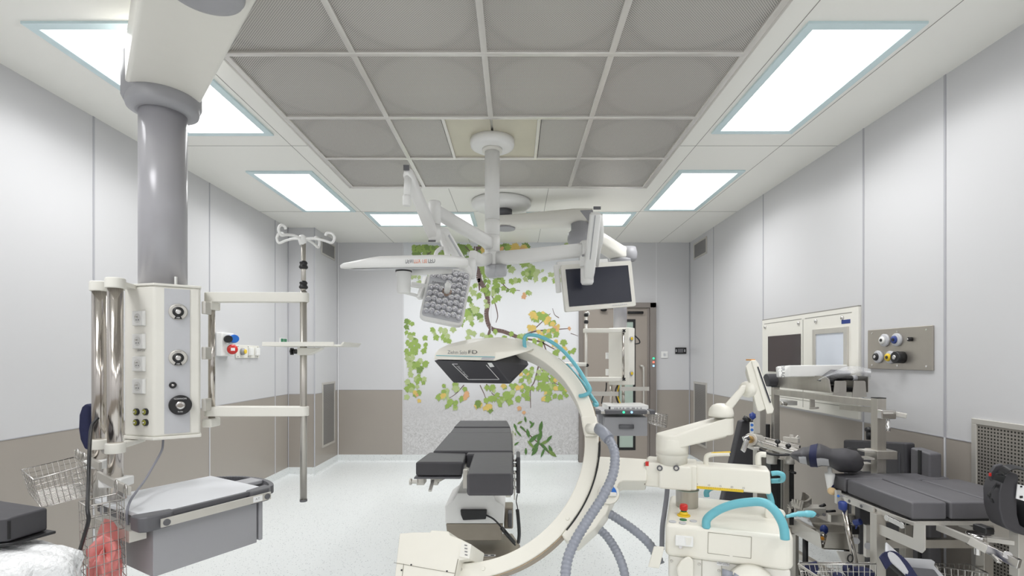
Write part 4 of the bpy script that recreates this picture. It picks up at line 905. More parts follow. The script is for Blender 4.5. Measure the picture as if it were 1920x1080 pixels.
obj('drawer_handle', MB().tube([P(1161, 800, 4.97), P(1188, 800, 4.97)], .022, 12), m_dgrey, dr)
obj('side_panel', MB().box(*PB(1122,800,5.1,1134,777,5.3)), m_grey, t)
t = thing('control_unit', 'flat white control box with a row of small sockets on the rear shelf', 'control unit', P(1174, 770, 5.2))
obj('case', MB().box(*PB(1139,769.5,5.05,1216,760,5.36)), m_white, t, bevel=.004)
obj('rocker_switch', MB().box(*PB(1141.5,768,5.046,1144.5,762.5,5.05)), m_black, t)
for x in (1153, 1157, 1163, 1169, 1176, 1179, 1186, 1189, 1195, 1202): obj('small_socket', MB().cyl(P(x, 765.5, 5.05), P(x, 765.5, 5.043), .008, n=12), m_grey, t)
t = thing('wire_basket', 'small open wire basket hooked beside the rear drawer unit', 'basket', P(1232, 795, 5.1))
wirebasket(t, [P(1216, 773, 5.0), P(1250, 780, 5.0), P(1252, 778, 5.35), P(1218, 772, 5.35)], [P(1214, 793, 5.0), P(1249, 802, 5.0), P(1250, 799, 5.3), P(1216, 791, 5.3)], 6, 4, 5, 8, r=.0035, R=.006)
# ================================================================ OPERATING TABLE
t = thing('operating_table', 'operating table with black segmented pads on a white and brown column in the room centre', 'operating table', (-.26, 3.75, 0))
zt_ = .79
def pad(name, q, z0, z1, m=m_pad, bev=.014):
    return obj(name, MB().prism([Vec((p.x, p.y, z0)) for p in q], (0,0,z1-z0)), m, t, bevel=bev, seg=3)
def Tz(x, y, z=zt_): return PZ(x, y, z)
pad('head_pad', [Tz(862,788.3), Tz(951,788.3), Tz(957,799.5), Tz(851,799.5)], .715, .79)
pad('shoulder_pad', [Tz(850,801), Tz(957.5,801), Tz(959,810), Tz(843,810)], .705, .785)
pad('back_pad', [Tz(842,811), Tz(960,811), Tz(962,845), Tz(812,845)], .70, .79)
pad('seat_pad', [Tz(876,846), Tz(962,846), Tz(963,850), Tz(874,850)], .69, .785)
rl = obj('leg_pad', MB().hexa([Tz(875,895,.79)+Vec((0,0,-.1)), Tz(963,895)+Vec((0,0,-.1)), Tz(963,850)+Vec((0,0,-.1)), Tz(889,850)+Vec((0,0,-.1))], [Tz(875,888), Tz(961.5,888), Tz(962,850), Tz(888,850)]), m_pad, t, bevel=.014, seg=3)
lz = .85
obj('leg_pad', MB().hexa([P(779,893,2.95), P(866,893,3.02), P(874,860,3.5), P(806,860,3.45)], [P(779,866,2.95), P(869,866,3.02), P(875,848,3.5), P(804,848,3.45)]), m_pad, t, bevel=.014, seg=3)
obj('pad_plate', MB().hexa([P(776,898,2.95), P(863,898,3.02), P(872,868,3.4), P(806,868,3.4)], [P(777,894.5,2.95), P(866,894.5,3.02), P(874,862,3.4), P(806,862,3.4)]), m_dgrey, t)
obj('pad_plate', MB().box((Tz(877,888).x, 2.75, .682), (Tz(961,888).x, 3.4, .690)), m_dgrey, t)
obj('top_frame', MB().box((-.47, 3.45, .655), (-.02, 4.95, .70)).box((-.22, 2.9, .655), (-.03, 3.5, .683)), m_steelm, t, bevel=.004)
hg = MB(); 
for px, py, d in ((788,905,3.05), (814,905,3.1)): hg.box(*PB(px-7,py+5,d,px+7,py-8,d+.09))
hg.cyl(P(770,903,3.05), P(784,903,3.05), .012); hg.cyl(P(768,903,3.05), P(772,903,3.05), .02)
obj('leg_hinge', hg, m_steelm, t, bevel=.003)
obj('release_lever', MB().bar(P(812,900,3.05), P(806,921,2.98), .02, .012), m_steelm, t, bevel=.003)
obj('leg_support_arm', MB().bar(P(820,899,3.05), P(880,868,3.5), .03, .03).bar(P(873,880,3.0), P(873,915,3.0), .02, .03), m_steelm, t, bevel=.003)
jt = MB()
for y in (862, 872, 886, 900, 915): jt.box(P(961.5, y+4, 3.0+(900-y)*.008), P(968, y-4, 3.06+(900-y)*.008))
obj('side_rail', MB().box((-.015, 3.5, .70), (-.007, 5.0, .728)).box((-.008, 2.85, .62), (.0, 3.45, .645)), m_steelm, t); obj('rail_joint', jt, m_chrome, t, bevel=.003)
obj('joint_block', MB().box(*PB(948,933,2.9,958,921,3.0)), m_off, t, bevel=.004)
obj('column_cover', MB().prism([P(869,921,3.4), P(918,921,3.4), P(918,933,3.4), P(869,933,3.4)], (0,.25,0)), m_white, t)
cv = MB(); y0 = 3.35
pf = [(835,982),(945,982),(946,949),(930,938),(924,924),(857,924),(849,938),(834,949)]
cv.prism([P(x, y, y0) for x, y in pf], (0,.42,0)); obj('motor_cover', cv, m_white, t, bevel=.008)
bl = MB(); bl.prism([P(x, y, y0+.01) for x, y in ((836,982),(943,982),(941,1014),(850,1014),(838,1000))], (0,.4,0)); obj('column_skirt', bl, m_blank if False else M('taupe_metal', (150,142,130), .35, .5, var=.06), t, bevel=.006)
m_tau = bpy.data.materials['taupe_metal']
bs_ = MB(); q = [PZ(862,1012,.115), PZ(945,1012,.115), PZ(976,1027,.115), PZ(962,1041,.115), PZ(838,1041,.115), PZ(830,1030,.115)]
q = [Vec((-.43, 3.75, .075)), Vec((-.02, 3.75, .075)), Vec((.035, 3.52, .075)), Vec((-.01, 3.30, .075)), Vec((-.47, 3.30, .075)), Vec((-.50, 3.5, .075))]
obj('base_cover', bs_.prism(q, (0,0,.04)), m_tau, t, bevel=.01)
obj('base_skirt', MB().prism([Vec((p.x*1.02, p.y, .012)) for p in q], (0,0,.064)), M('navy_plastic', (58,64,82), .4), t, bevel=.008)
for x in (-.42, -.06):
    for y in (3.36, 3.66): obj('castor', MB().cyl((x-.01, y, .02), (x+.01, y, .02), .02), m_black, t)
obj('indicator_strip', MB().box((-.30, 3.312, .1155), (-.13, 3.34, .1165)), m_paper, t)
for k_ in range(4): obj('strip_symbol', MB().box((-.29+k_*.042, 3.318, .1166), (-.265+k_*.042, 3.332, .117)), m_black, t)
hs = MB(); hs.prism([P(x, y, y0-.03) for x, y in ((863,956),(913,956),(911,974),(868,976),(864,966))], (0,.025,0))
t_h = obj('hand_control', hs, m_black, t, bevel=.006)
obj('control_cable', MB().tube(spl([P(912,966,y0-.02), P(925,973,y0-.03), P(938,986,y0-.06), P(945,998,3.25), P(955,1008,3.3), P(966,1022,3.36)], 6), .006, 8), m_black, t)
obj('cable_sleeve', MB().tube(spl([P(940,989,y0-.07), P(950,1001,3.28), P(964,1017,3.36)], 6), .013, 10), m_black, t)
obj('side_unit', MB().box(*PB(945,992,3.6,962,952,3.75)), m_tau, t, bevel=.01); obj('brake_pedal', MB().box(*PB(952,990,3.5,960,962,3.58)), m_dgrey, t, bevel=.008)
tp = thing('arm_pad', 'narrow black pad hanging edge-on at the right side of the operating table', 'pad', P(972, 890, 3.15))
obj('pad_body', MB().box(*PB(968,926,3.15,975.5,857,3.35)), m_pad, tp, bevel=.008, seg=3)
obj('hanging_cable', MB().tube(spl([P(970,926,3.2), P(968,940,3.2), P(970,950,3.2), P(971,960,3.22)], 5), .0035, 6).tube(spl([P(970,956,3.22), P(972,975,3.24), P(973.5,1000,3.28), P(972,1017,3.34)], 6), .0115, 8), m_black, tp)
tg = MB(); tg.bar(P(866,1034,3.25), P(866,1034,3.2), .01, .01)

# ================================================================ MOBILE C-ARM X-RAY UNIT
psi, th = math.radians(12.3), math.radians(29.6)
CC = Vec((-.223, 2.5, 1.01)); U = Vec((math.cos(psi), -math.sin(psi), 0)); n0 = Vec((math.sin(psi), math.cos(psi), 0))
V = Z3*math.cos(th)+n0*math.sin(th); Nn = n0*math.cos(th)-Z3*math.sin(th)
def A(x, y, n=0): return PP(x, y, CC+Nn*n, Nn)                    # pixel on the C's own plane, n behind its front face
t = thing('c_arm_xray_unit', 'cream mobile x-ray machine with a big C-shaped arm, teal handles and grey hoses', 'x-ray machine', (.9, 2.2, 0))
def arc(name, r0, r1, na, nb, a0, a1, m, bev=.006, k=72):
    mb = MB(); vs = []
    for i in range(k+1):
        a = math.radians(a0+(a1-a0)*i/k); e = U*math.cos(a)+V*math.sin(a)
        vs += [CC+e*r0+Nn*na, CC+e*r1+Nn*na, CC+e*r1+Nn*nb, CC+e*r0+Nn*nb]
    fs = [(i*4+j, i*4+(j+1) % 4, i*4+4+(j+1) % 4, i*4+4+j) for i in range(k) for j in range(4)]+[(3,2,1,0), (k*4, k*4+1, k*4+2, k*4+3)]
    mb.add(vs, fs); return obj(name, mb, m, t, bevel=bev)
carc = arc('c_arc', .565, .632, 0, .115, 75, -94, m_cream)
arc('arc_track', .631, .636, .012, .1, 50, -93, M('track_metal', (150,132,108), .35, .6), 0)
for px, py in ((1064,972), (906,1066)): obj('arc_button', MB().lathe([(.009, 0), (.008, .004)], A(px, py), -Nn), m_cream, carc)
obj('arc_screw', MB().lathe([(.009, 0), (.008, .005)], A(863,1067), -Nn), m_steelm, carc)
# detector head
dk = [A(813,676,-.15), A(925,679,-.15)]
vp = CC+V*.375
def Vp(x, y): return PP(x, y, vp, V)
Dd, Cd = PP(850, 718, CC+Nn*.11, Nn), PP(957, 720, CC+Nn*.11, Nn)
Ed, Fd = A(981,660,.17), A(992,684,.19)
El = Ed+(dk[0]-dk[1]); Fl = Fd+(Dd-Cd)
det = obj('detector_housing', MB().hull([dk[0], dk[1], Dd, Cd, Ed, Fd, El, Fl]), M('detector_black', (62,61,66), .5), t, bevel=.005)
cp = [A(813,674.5,-.152), A(815,663,-.15), A(926,677,-.152), A(930,660,-.15), Ed, A(990,650,.15), A(822,655,-.14), A(842,645,-.08), A(880,636,-.02), A(935,632,.0), A(975,636,.02), A(995,642,.05), A(1004,655,.0), A(986,660,-.02),
      El, A(842,646,.12), A(930,636,.15)]
shell = obj('detector_shell', MB().hull(cp), m_cream, t, bevel=.008, seg=3)
def onface(o_, n_, x, y, off=.0015):                                # pixel on a plane, lifted a little
    return PP(x, y, o_, n_)+n_*off
p0, p1, p2 = dk[0], dk[1], Dd
fn_ = (p1-p0).cross(p2-p0).normalized(); fn_ = -fn_ if fn_.y > 0 else fn_
ln = MB()
for a, b_ in (((848,682),(878,711)), ((878,711),(936,711)), ((936,711),(912,684)), ((848,682),(858,682))):
    ln.bar(onface(p0, fn_, *a), onface(p0, fn_, *b_), .003, .002, fn_)
obj('input_frame', ln, m_paper, det); fx = (onface(p0, fn_, 880, 709)-onface(p0, fn_, 858, 686)).normalized()
text('lettering', 'Ziehm Imaging', .02, onface(p0, fn_, 868, 696), fx, fn_.cross(fx), m_paper, det, w=.13)
obj('detector_label', MB().prism([onface(p0, fn_, x, y, .001) for x, y in ((914,680),(922,680),(927,687),(919,688))], fn_*.001), m_paper, det)
p0s, p1s = cp[0], cp[2]; p2s = A(870,660,-.15)
fs_ = (cp[2]-cp[0]).cross(cp[3]-cp[0]).normalized(); fs_ = -fs_ if fs_.y > 0 else fs_
xd_ = (cp[2]-cp[0]).normalized()
def onsh(x, y, off=.001): return PP(x, y, (cp[0]+cp[2]+cp[1]+cp[3])/4, fs_)+fs_*off
text('lettering', 'Ziehm Solo', .025, onsh(858, 662, .006), xd_, Z3, m_print, shell, w=.105)
text('lettering', 'FD', .026, onsh(887, 661.5, .006), xd_, Z3, m_blk2, shell, w=.047)
obj('teal_stripe', MB().bar(onsh(818, 667, .003), onsh(928, 670, .003), .0025, .002, fs_), m_teal, shell)
obj('shell_label', MB().prism([onsh(x, y, .004) for x, y in ((905,671),(929,671.5),(924,675),(902,674.5))], fs_*.001), m_lgrey, shell)
rb = MB()
for k_ in range(9):
    a = lerp(dk[1], Cd, (k_+1)/10); b_ = lerp(Ed, Fd, (k_+1)/10); rb.bar(lerp(a, b_, .12), lerp(a, b_, .95), .004, .003)
obj('ribs', rb, m_black, det)
# tube housing at the foot of the C
hn_ = -.06
tq = [(740,1082),(749,1000),(775,998),(806,998),(808,994),(841,996),(843,1003),(862,1010),(884,1021),(879,1048),(861,1051),(853,1082)]
obj('tube_housing', MB().prism([A(x, y, hn_) for x, y in tq]+[A(830,1200,hn_), A(722,1200,hn_)], Nn*.24), m_cream, t, bevel=.012, seg=3)
obj('switch_panel', MB().prism([A(x, y, hn_-.002) for x, y in ((866,1015),(884,1021),(880,1048),(862,1044))], -Nn*.003), m_off, t)
for k_ in range(4): obj('panel_mark', MB().prism([A(x+k_*.2, y+k_*6, hn_-.0055) for x, y in ((871,1021),(876,1022),(876,1024),(871,1023))], -Nn*.001), m_print, t)
sl = MB(); sl.bar(A(739,1055,hn_-.001), A(852,1075,hn_-.001), .002, .002, Nn); sl.bar(A(757,1057,hn_-.001), A(754,1082,hn_-.001), .002, .002, Nn); sl.bar(A(859,1048,hn_-.001), A(852,1082,hn_-.001), .003, .002, Nn)
obj('housing_joint', sl, m_crd, t)
for px, py in ((771,1059), (753,1069), (838,1071)): obj('housing_screw', MB().lathe([(.004, 0), (.0035, .002)], A(px, py, hn_-.001), -Nn, 10), m_black, t)
# orbital carrier and link
cq = [(1121,855),(1165,857),(1214,860),(1213,902),(1168,902),(1160,905),(1150,931),(1137,962),(1116,990),(1079,1023),(1060,1012),(1052,1003),(1077,973),(1098,935),(1111,902),(1119,876)]
obj('orbital_carrier', MB().prism([A(x, y, -.005) for x, y in cq], Nn*.16), m_cream, t, bevel=.008)
arc('carrier_gap', .633, .640, -.007, .02, 2, -38, m_blk2, 0)
dc = A(1141,926,-.008); obj('brake_dial', MB().lathe([(.048, 0), (.045, .01)], dc, -Nn), m_cream, t)
q = [dc-Nn*.011+(U*math.cos(math.radians(a))+V*math.sin(math.radians(a)))*.036 for a in range(-10, 171, 15)]
bl_ = obj('dial_insert', MB().prism(q, -Nn*.004), m_bblue, t); obj('dial_grip', MB().bar(dc-Nn*.018-U*.035-V*.006, dc-Nn*.018+U*.035-V*.006, .018, .014, Nn), m_off, t, bevel=.004)
text('lettering', 'P', .022, dc-Nn*.0162+V*.016, U, V, m_paper, bl_)
# hose clamp on the arc
obj('hose_clamp', MB().hull([A(x, y, n_) for x, y in ((1089,781),(1118,779),(1122,800),(1122,818),(1096,819),(1092,800)) for n_ in (-.02, .02)]), m_cream, t, bevel=.01, seg=3)
obj('hose_socket', MB().cyl(A(1102,803,-.03), A(1121,803,-.055), .022, .027), m_cream, t)
def hose(name, pts, r, m, cuff=None):
    s_ = spl(pts, 26); L_ = [0]
    for i in range(1, len(s_)): L_.append(L_[-1]+(s_[i]-s_[i-1]).length)
    n_ = int(L_[-1]/.0042); q = []; i = 0
    for k_ in range(n_+1):
        d = L_[-1]*k_/n_
        while i < len(L_)-2 and L_[i+1] < d: i += 1
        q.append(lerp(s_[i], s_[i+1], (d-L_[i])/(L_[i+1]-L_[i])))
    rr = [r*(1 if k_ % 4 < 2 else .88) for k_ in range(len(q))]
    return obj(name, MB().tube(q, rr, 14), m, t)
h0 = A(1121,803,-.055)
hose('cable_hose', [A(1137,818,-.09), A(1147,833,-.11), A(1153,855,-.12), A(1149,890,-.13), A(1131,930,-.14), A(1102,975,-.15), A(1078,1015,-.16), A(1064,1050,-.17), A(1060,1090,-.18), A(1064,1140,-.18)], .0215, m_hose)
obj('hose_cuff', MB().tube([h0, A(1131,811,-.08), A(1142,824,-.10)], .0265, 16), m_hose, t)
BK = lambda x, y, d: P(x, y, d)
hose('cable_hose', [BK(1139,961,2.33), BK(1160,974,2.33), BK(1185,991,2.31), BK(1210,1012,2.28), BK(1226,1032,2.25), BK(1238,1058,2.22)], .021, m_hose)
hose('cable_hose', [BK(1120,989,2.33), BK(1138,1006,2.3), BK(1155,1032,2.25), BK(1167,1060,2.2), BK(1174,1090,2.18)], .0205, m_hose)
obj('mains_cable', MB().tube(spl([P(1252,905,2.52), P(1250,930,2.5), P(1246,960,2.45), P(1242,990,2.4), P(1241,1030,2.35)], 6), .0115, 10), m_cable, t)
# teal guard rails on the arc
def rail_(name, pts, r=.010): return obj(name, MB().tube(spl(pts, 7), r, 12), m_teal, t)
rail_('teal_guard', [A(984.5,655,-.01), A(983,640,-.03), A(985,631,-.04), A(993,628,-.04), A(1012,631,-.04), A(1040,645,-.04), A(1062,664,-.04), A(1083,690,-.04), A(1098,714,-.04), A(1106,729,-.04), A(1103,737,-.03), A(1095,741,-.02), A(1087,742.5,-.005)])
rail_('teal_guard', [A(1062,684,.11), A(1072,695,.15), A(1085,710,.15), A(1098,726,.15), A(1110,745,.15), A(1119,757,.15), A(1118,760,.14), A(1112,758,.12)])
# ---- stand: everything below uses a frame turned by 19.7 degrees
ps2 = math.radians(19.7); U2 = Vec((math.cos(ps2), -math.sin(ps2), 0)); N2 = Vec((math.sin(ps2), math.cos(ps2), 0))
o2 = P(1214, 868, 2.27); F2 = FR(o2, U2, N2, Z3)
def B(x, y, n=0): return PP(x, y, o2+N2*n, N2)
def Bl(x, y, n=0):                                                  # same, as local numbers
    p = B(x, y, n)-o2; return Vec((p.dot(U2), p.dot(N2), p.z))
bl0 = Bl(1447, 900)
beam = obj('beam', MB(F2).hexa([(.0, 0, -.098), (bl0.x, 0, -.098), (bl0.x, .14, -.098), (.0, .14, -.098)], [(.0, .015, -.0), (bl0.x-.004, .015, -.0), (bl0.x-.004, .125, -.0), (.0, .125, -.0)]), m_cream, t, bevel=.01, seg=3)
b2 = obj('beam_head', MB(F2).box((-.01, -.008, -.106), (.21, .15, .004)), m_cream, t, bevel=.008)
obj('joint_ring', MB(F2).box((-.014, .0, -.1), (-.008, .14, 0)), m_crd, t); obj('red_mark', MB(F2).box((-.008, -.01, -.012), (.006, .01, .006)), m_red, t)
ys_ = MB(); y0_, y1_ = Bl(1287, 913), Bl(1394, 921)
obj('yellow_scale', MB(F2).hexa([(y0_.x, -.002, y0_.z-.003), (y1_.x, -.002, y0_.z-.003), (y1_.x, .002, y0_.z-.003), (y0_.x, .002, y0_.z-.003)], [(y0_.x, -.002, y0_.z+.008), (y1_.x, -.002, y0_.z+.008), (y1_.x, .002, y0_.z+.008), (y0_.x, .002, y0_.z+.008)]), m_yel, beam)
tk = MB(F2)
for k_ in range(26):
    x = y0_.x+(y1_.x-y0_.x)*k_/25; tk.box((x-.0006, -.0026, y0_.z+.008-(.006 if k_ % 5 == 0 else .0035)), (x+.0006, -.0018, y0_.z+.0082))
obj('scale_marks', tk, m_print, beam)
for k_ in range(0, 26, 5): text('lettering', str(k_), .011, F2(Vec((y0_.x+(y1_.x-y0_.x)*k_/25, -.0026, y0_.z+.016))), U2, Z3, m_print, beam)
obj('column_collar', MB(F2).prism([(.048, -.022, -.108), (.19, -.022, -.108), (.19, .04, -.108), (.048, .04, -.108)], (0,0,.11)), m_cream, t, bevel=.012, seg=3)
for px in (1237, 1268): 
    o_ = obj('collar_screw', MB().lathe([(.0125, 0), (.0125, .004), (.009, .006)], B(px, 877.5, -.022), -N2), m_dgrey, t); obj('screw_core', MB().lathe([(.007, .005), (.006, .008)], B(px, 877.5, -.022), -N2), m_steelm, o_)
cb_ = B(1260, 868, .04); cz = lambda y: EYE+(CY-y)*cb_.y/FL
obj('mast', MB().lathe([(.066, cz(868)), (.066, cz(855)), (.070, cz(854)), (.070, cz(828)), (.070, cz(824))], (cb_.x, cb_.y, 0), n=40), m_cream, t)
# lower display arm: shaft with rounded ends
ce = P(1352, 800, cb_.y-.02)
q = []; dd = (Vec((ce.x, ce.y, 0))-Vec((cb_.x, cb_.y, 0))).normalized(); dp = Vec((-dd.y, dd.x, 0))
zc0, zc1 = cz(850), EYE+(CY-812)*ce.y/FL
vs = []; K = 12
for side, c, r in ((0, Vec((cb_.x, cb_.y, 0)), .070), (1, Vec((ce.x, ce.y, 0)), .052)):
    for k_ in range(K+1):
        a = math.pi/2+math.pi*k_/K+(math.pi if side else 0); vs.append((c+dd*r*math.cos(a)+dp*r*math.sin(a), side))
zt0, zt1 = cz(813), EYE+(CY-781)*ce.y/FL; zb0, zb1 = cz(838), EYE+(CY-814)*ce.y/FL
mb = MB(); n_ = len(vs)
mb.add([p+Z3*(zb1 if s_ else zb0) for p, s_ in vs]+[p+Z3*(zt1 if s_ else zt0) for p, s_ in vs], [tuple(range(n_-1, -1, -1)), tuple(range(n_, 2*n_))]+[(k_, (k_+1) % n_, n_+(k_+1) % n_, n_+k_) for k_ in range(n_)])
obj('display_arm', mb, m_cream, t, bevel=.008)
obj('mast_cap', MB().lathe([(.070, cz(850)), (.0705, cz(835)), (.0705, cz(822)), (.068, cz(818))], (cb_.x, cb_.y, 0), n=40), m_cream, t)
obj('dome_joint', MB().lathe([(.053, zt1-.002), (.053, zt1+.018), (.049, zt1+.035), (.038, zt1+.05), (.02, zt1+.058), (.002, zt1+.06)], (ce.x, ce.y, 0), n=36), m_cream, t)
obj('joint_line', MB().lathe([(.0535, zt1-.001), (.0535, zt1+.002)], (ce.x, ce.y, 0), n=36), m_crd, t)
obj('upper_arm', MB().hull([P(x, y, ce.y+dy) for x, y in ((1350,768),(1366,777),(1396,736),(1400,722),(1391,722)) for dy in (-.03, .03)]+[P(1352,775,ce.y)]), m_cream, t, bevel=.008)
# display: a thick slab seen almost edge-on, screen to the right
dn = [ (1399,686),(1408,676),(1420,677),(1449,768),(1437,775),(1424,771) ]
yd = ce.y
obj('display_back', MB().hull([P(1398,686,yd), P(1409,675,yd+.0), P(1407,690,yd+.28), P(1420,771,yd), P(1425,772,yd), P(1397,700,yd+.2), P(1436,767,yd), P(1417,675,yd), P(1428,768,yd+.25), P(1419,682,yd+.3)]), m_cream, t, bevel=.006)
obj('display_front', MB().hull([P(1408,676,yd-.004), P(1418,675,yd-.004), P(1424,687,yd), P(1451,767,yd), P(1449,775,yd), P(1438,777,yd-.004), P(1436,770,yd-.004), P(1422,680,yd+.3), P(1448,764,yd+.28)]), m_cream, t, bevel=.005)
obj('display_screen', MB().hull([P(1422,687,yd-.006), P(1446,755,yd-.006), P(1443.5,755,yd-.006), P(1420,688,yd-.006), P(1423.5,690,yd+.27), P(1446,752,yd+.25)]), m_scr, t)
obj('display_hub', MB().ell(P(1402,730,yd+.03), (.035, .05, .038)), m_cream, t)
obj('red_mark', MB().box(*PB(1408,676,yd+.05,1416,673.5,yd+.1)), m_org, t)
# beam handles
obj('beam_lever', MB().tube(spl([B(1324,872,.06), B(1324,862,.06), B(1326,855,.06), B(1336,852,.06), B(1355,851,.06), B(1368,851,.06)], 5), [.011]*16+[.010]*10, 12), m_cream, t)
obj('lever_cover', MB().bar(B(1333,849,.06), B(1370,847.5,.06), .016, .006), m_yel, t, bevel=.003)
obj('beam_lever', MB().tube(spl([B(1422,872,.06), B(1422,856,.06), B(1427,852,.06), B(1436,852.5,.06)], 5), .012, 12), m_cream, t)
obj('lever_cover', MB().bar(B(1424,850,.06), B(1436,850.5,.06), .016, .005), m_red, t, bevel=.002)
obj('beam_handle', MB().tube(spl([B(1446,888,.03), B(1458,887,.03), B(1467,890,.03), B(1468,897,.05), B(1464,901,.09), B(1446,902,.1)], 5), .0105, 12), m_teal, t)
# cabinet
zd = .75
dq = [(1247,981),(1330,993),(1400,1003),(1450,1012),(1478,1017),(1484,1012),(1484,995),(1478,975),(1450,930),(1262,925),(1256,940)]
dp_ = [PZ(x, y, zd) for x, y in dq]
dd_ = PZ(1460, 1000, zd)
pl_ = [PZ(1247,981,zd), PZ(1300,988,zd), PZ(1484,1012,zd)]
c0 = PZ(1247, 981, zd); Fc = FR(Vec((c0.x, c0.y, 0)), U2, N2, Z3)
Lc = .47
top = [(0,.0),(.25,-.004),(Lc-.03,0),(Lc,.02),(Lc+.005,.12),(Lc-.03,.42),(.3,.46),(.0,.46)]
obj('cabinet_deck', MB(Fc).prism([(x, y, .615) for x, y in top], (0,0,zd-.615)), m_cream, t, bevel=.018, seg=3)
cab = obj('cabinet_body', MB(Fc).box((.012, .012, .12), (Lc-.01, .44, .618)), m_off, t, bevel=.01)
obj('chassis', MB(Fc).box((-.05, -.02, .06), (Lc+.02, .5, .125)), m_cream, t, bevel=.015)
for x, y in ((.0, .03), (Lc-.04, .03), (.0, .44), (Lc-.04, .44)): obj('castor', MB(Fc).cyl((x-.015, y, .04), (x+.015, y, .04), .04), m_dgrey, t)
def Cf(x, y, n=0): return PP(x, y, Vec((c0.x, c0.y, 0))+N2*n, N2)
dr_ = MB()
for a, b_ in (((1328,998),(1409,1007)), ((1409,1007),(1408,1047)), ((1408,1047),(1327,1037)), ((1327,1037),(1328,998))): dr_.bar(Cf(*a, -.003), Cf(*b_, -.003), .0018, .0018, N2)
obj('deck_panel_joint', dr_, m_crd, t)
obj('cassette_holder', MB().hull([Cf(x, y, n_) for x, y in ((1266,1003),(1300,1006),(1300,1026),(1266,1023)) for n_ in (-.022, 0)]), m_white, t, bevel=.003)
obj('holder_notch', MB().hull([Cf(x, y, n_) for x, y in ((1285,1008),(1297,1009),(1294,1022),(1287,1022)) for n_ in (-.0235, -.02)]), m_off, t)
obj('small_lock', MB().cyl(Cf(1276,1025,-.004), Cf(1276,1025,-.012), .007), m_chrome, t)
obj('foot_holder', MB().hull([Cf(x, y, n_) for x, y in ((1226,1024),(1246,1025),(1236,1066),(1215,1063)) for n_ in (-.03, .02)]), m_cream, t, bevel=.004)
obj('side_bracket', MB().hull([Cf(x, y, n_) for x, y in ((1288,1043),(1296,1045),(1300,1052),(1300,1100),(1275,1100),(1268,1064),(1277,1050)) for n_ in (-.03, .012)]), m_cream, t, bevel=.008, seg=3)
for x, y in ((1259,1052), (1311,1058), (1348,1070)): obj('cabinet_screw', MB().lathe([(.006, 0), (.005, .004)], Cf(x, y, .011), -N2, 12), m_steelm, cab)
lbm = MB(); lbm.bar(Cf(1353,1050,.011), Cf(1353,1085,.011), .0015, .002, N2); lbm.bar(Cf(1316,1045,.011), Cf(1316,1085,.011), .0015, .002, N2); obj('body_joint', lbm, m_crd, cab)
lb = obj('notice_label', MB().hull([Cf(x, y, n_) for x, y in ((1344,1051),(1368,1053.5),(1367,1062),(1344,1059.5)) for n_ in (.0085, .011)]), m_paper, cab)
text('lettering', 'NIE DOTYKAĆ', .008, Cf(1356,1054.7,.008), U2, Z3, m_blk2, lb, w=.035); text('lettering', 'PRZED UŻYCIEM', .006, Cf(1356,1057.5,.008), U2, Z3, m_blk2, lb, w=.045)
obj('mains_plug', MB().cyl(Cf(1354,1076,-.02), Cf(1374,1079,-.02), .020, .014).cyl(Cf(1374,1079,-.02), Cf(1384,1083,-.02), .02), m_hose, t)
obj('wheel_cover', MB().lathe([(.09, 0), (.085, .03), (.03, .045)], Cf(1408,1100,.0), -N2), m_cream, t)
# deck fittings
def Dk(x, y, z=zd): return PZ(x, y, z)
o_ = obj('emergency_stop_plate', MB().lathe([(.027, 0), (.027, .004)], Dk(1282,967), n=28), m_yel, t)
e_ = Dk(1282,966); obj('emergency_stop_base', MB().lathe([(.019, .003), (.017, .012), (.0125, .016)], e_), m_yel, t); obj('emergency_stop_collar', MB().lathe([(.0125, .016), (.0125, .022)], e_), m_green, t)
obj('emergency_stop_button', MB().lathe([(.014, .022), (.0165, .026), (.017, .042), (.014, .047)], e_), m_red, t)
for x, y, m_ in ((1261,978.5,m_lgrey), (1280,981,m_lgrey), (1300,977.5,m_lgrey), (1281,975,m_green)): obj('deck_button', MB().lathe([(.0145, 0), (.0145, .003), (.012, .0035)], Dk(x, y)), m_, t)
def deckrail(name, pts, r=.0165): return obj(name, MB().tube(spl(pts, 8), r, 16), m_teal, t)
a0_, a1_ = Dk(1324, 987), Dk(1472, 1013)
Yf = lambda x: a0_.y+(a1_.y-a0_.y)*((x-1324)/148)
deckrail('teal_handle', [a0_-Z3*.005]+[P(x, y, Yf(x)) for x, y in ((1325,975),(1334,965),(1352,954),(1375,946),(1400,942),(1424,941),(1440,946),(1454,959),(1465,977),(1470,992))]+[P(1472,1011,Yf(1472))])
g0, g1 = P(1325,931,2.5), P(1447,950,2.33)
deckrail('teal_handle', [g0, P(1325,922,2.5), P(1334,915,2.49), P(1360,909,2.46), P(1400,906,2.41), P(1428,908,2.37), P(1440,922,2.35), P(1446,938,2.34), g1], .013)
hb = P(1455, 965, 2.15)
obj('steering_hub', MB().hull([P(x, y, d) for x, y in ((1434,950),(1455,951),(1470,957),(1474,966),(1466,975),(1440,976),(1434,970)) for d in (2.12, 2.2)]), m_cream, t, bevel=.01, seg=3)
obj('steering_screw', MB().cyl(P(1465,966,2.115), P(1465,966,2.105), .005, n=12), m_steelm, t)
obj('steering_lever', MB().tube(spl([P(1473,969,2.15), P(1485,966,2.15), P(1497,964,2.15), P(1512,963.5,2.15), P(1522,964,2.15), P(1525,966,2.15)], 5), [.007]*5+[.009]*5+[.012]*5+[.0145]*5+[.015]*5+[.010], 14), m_teal, t)
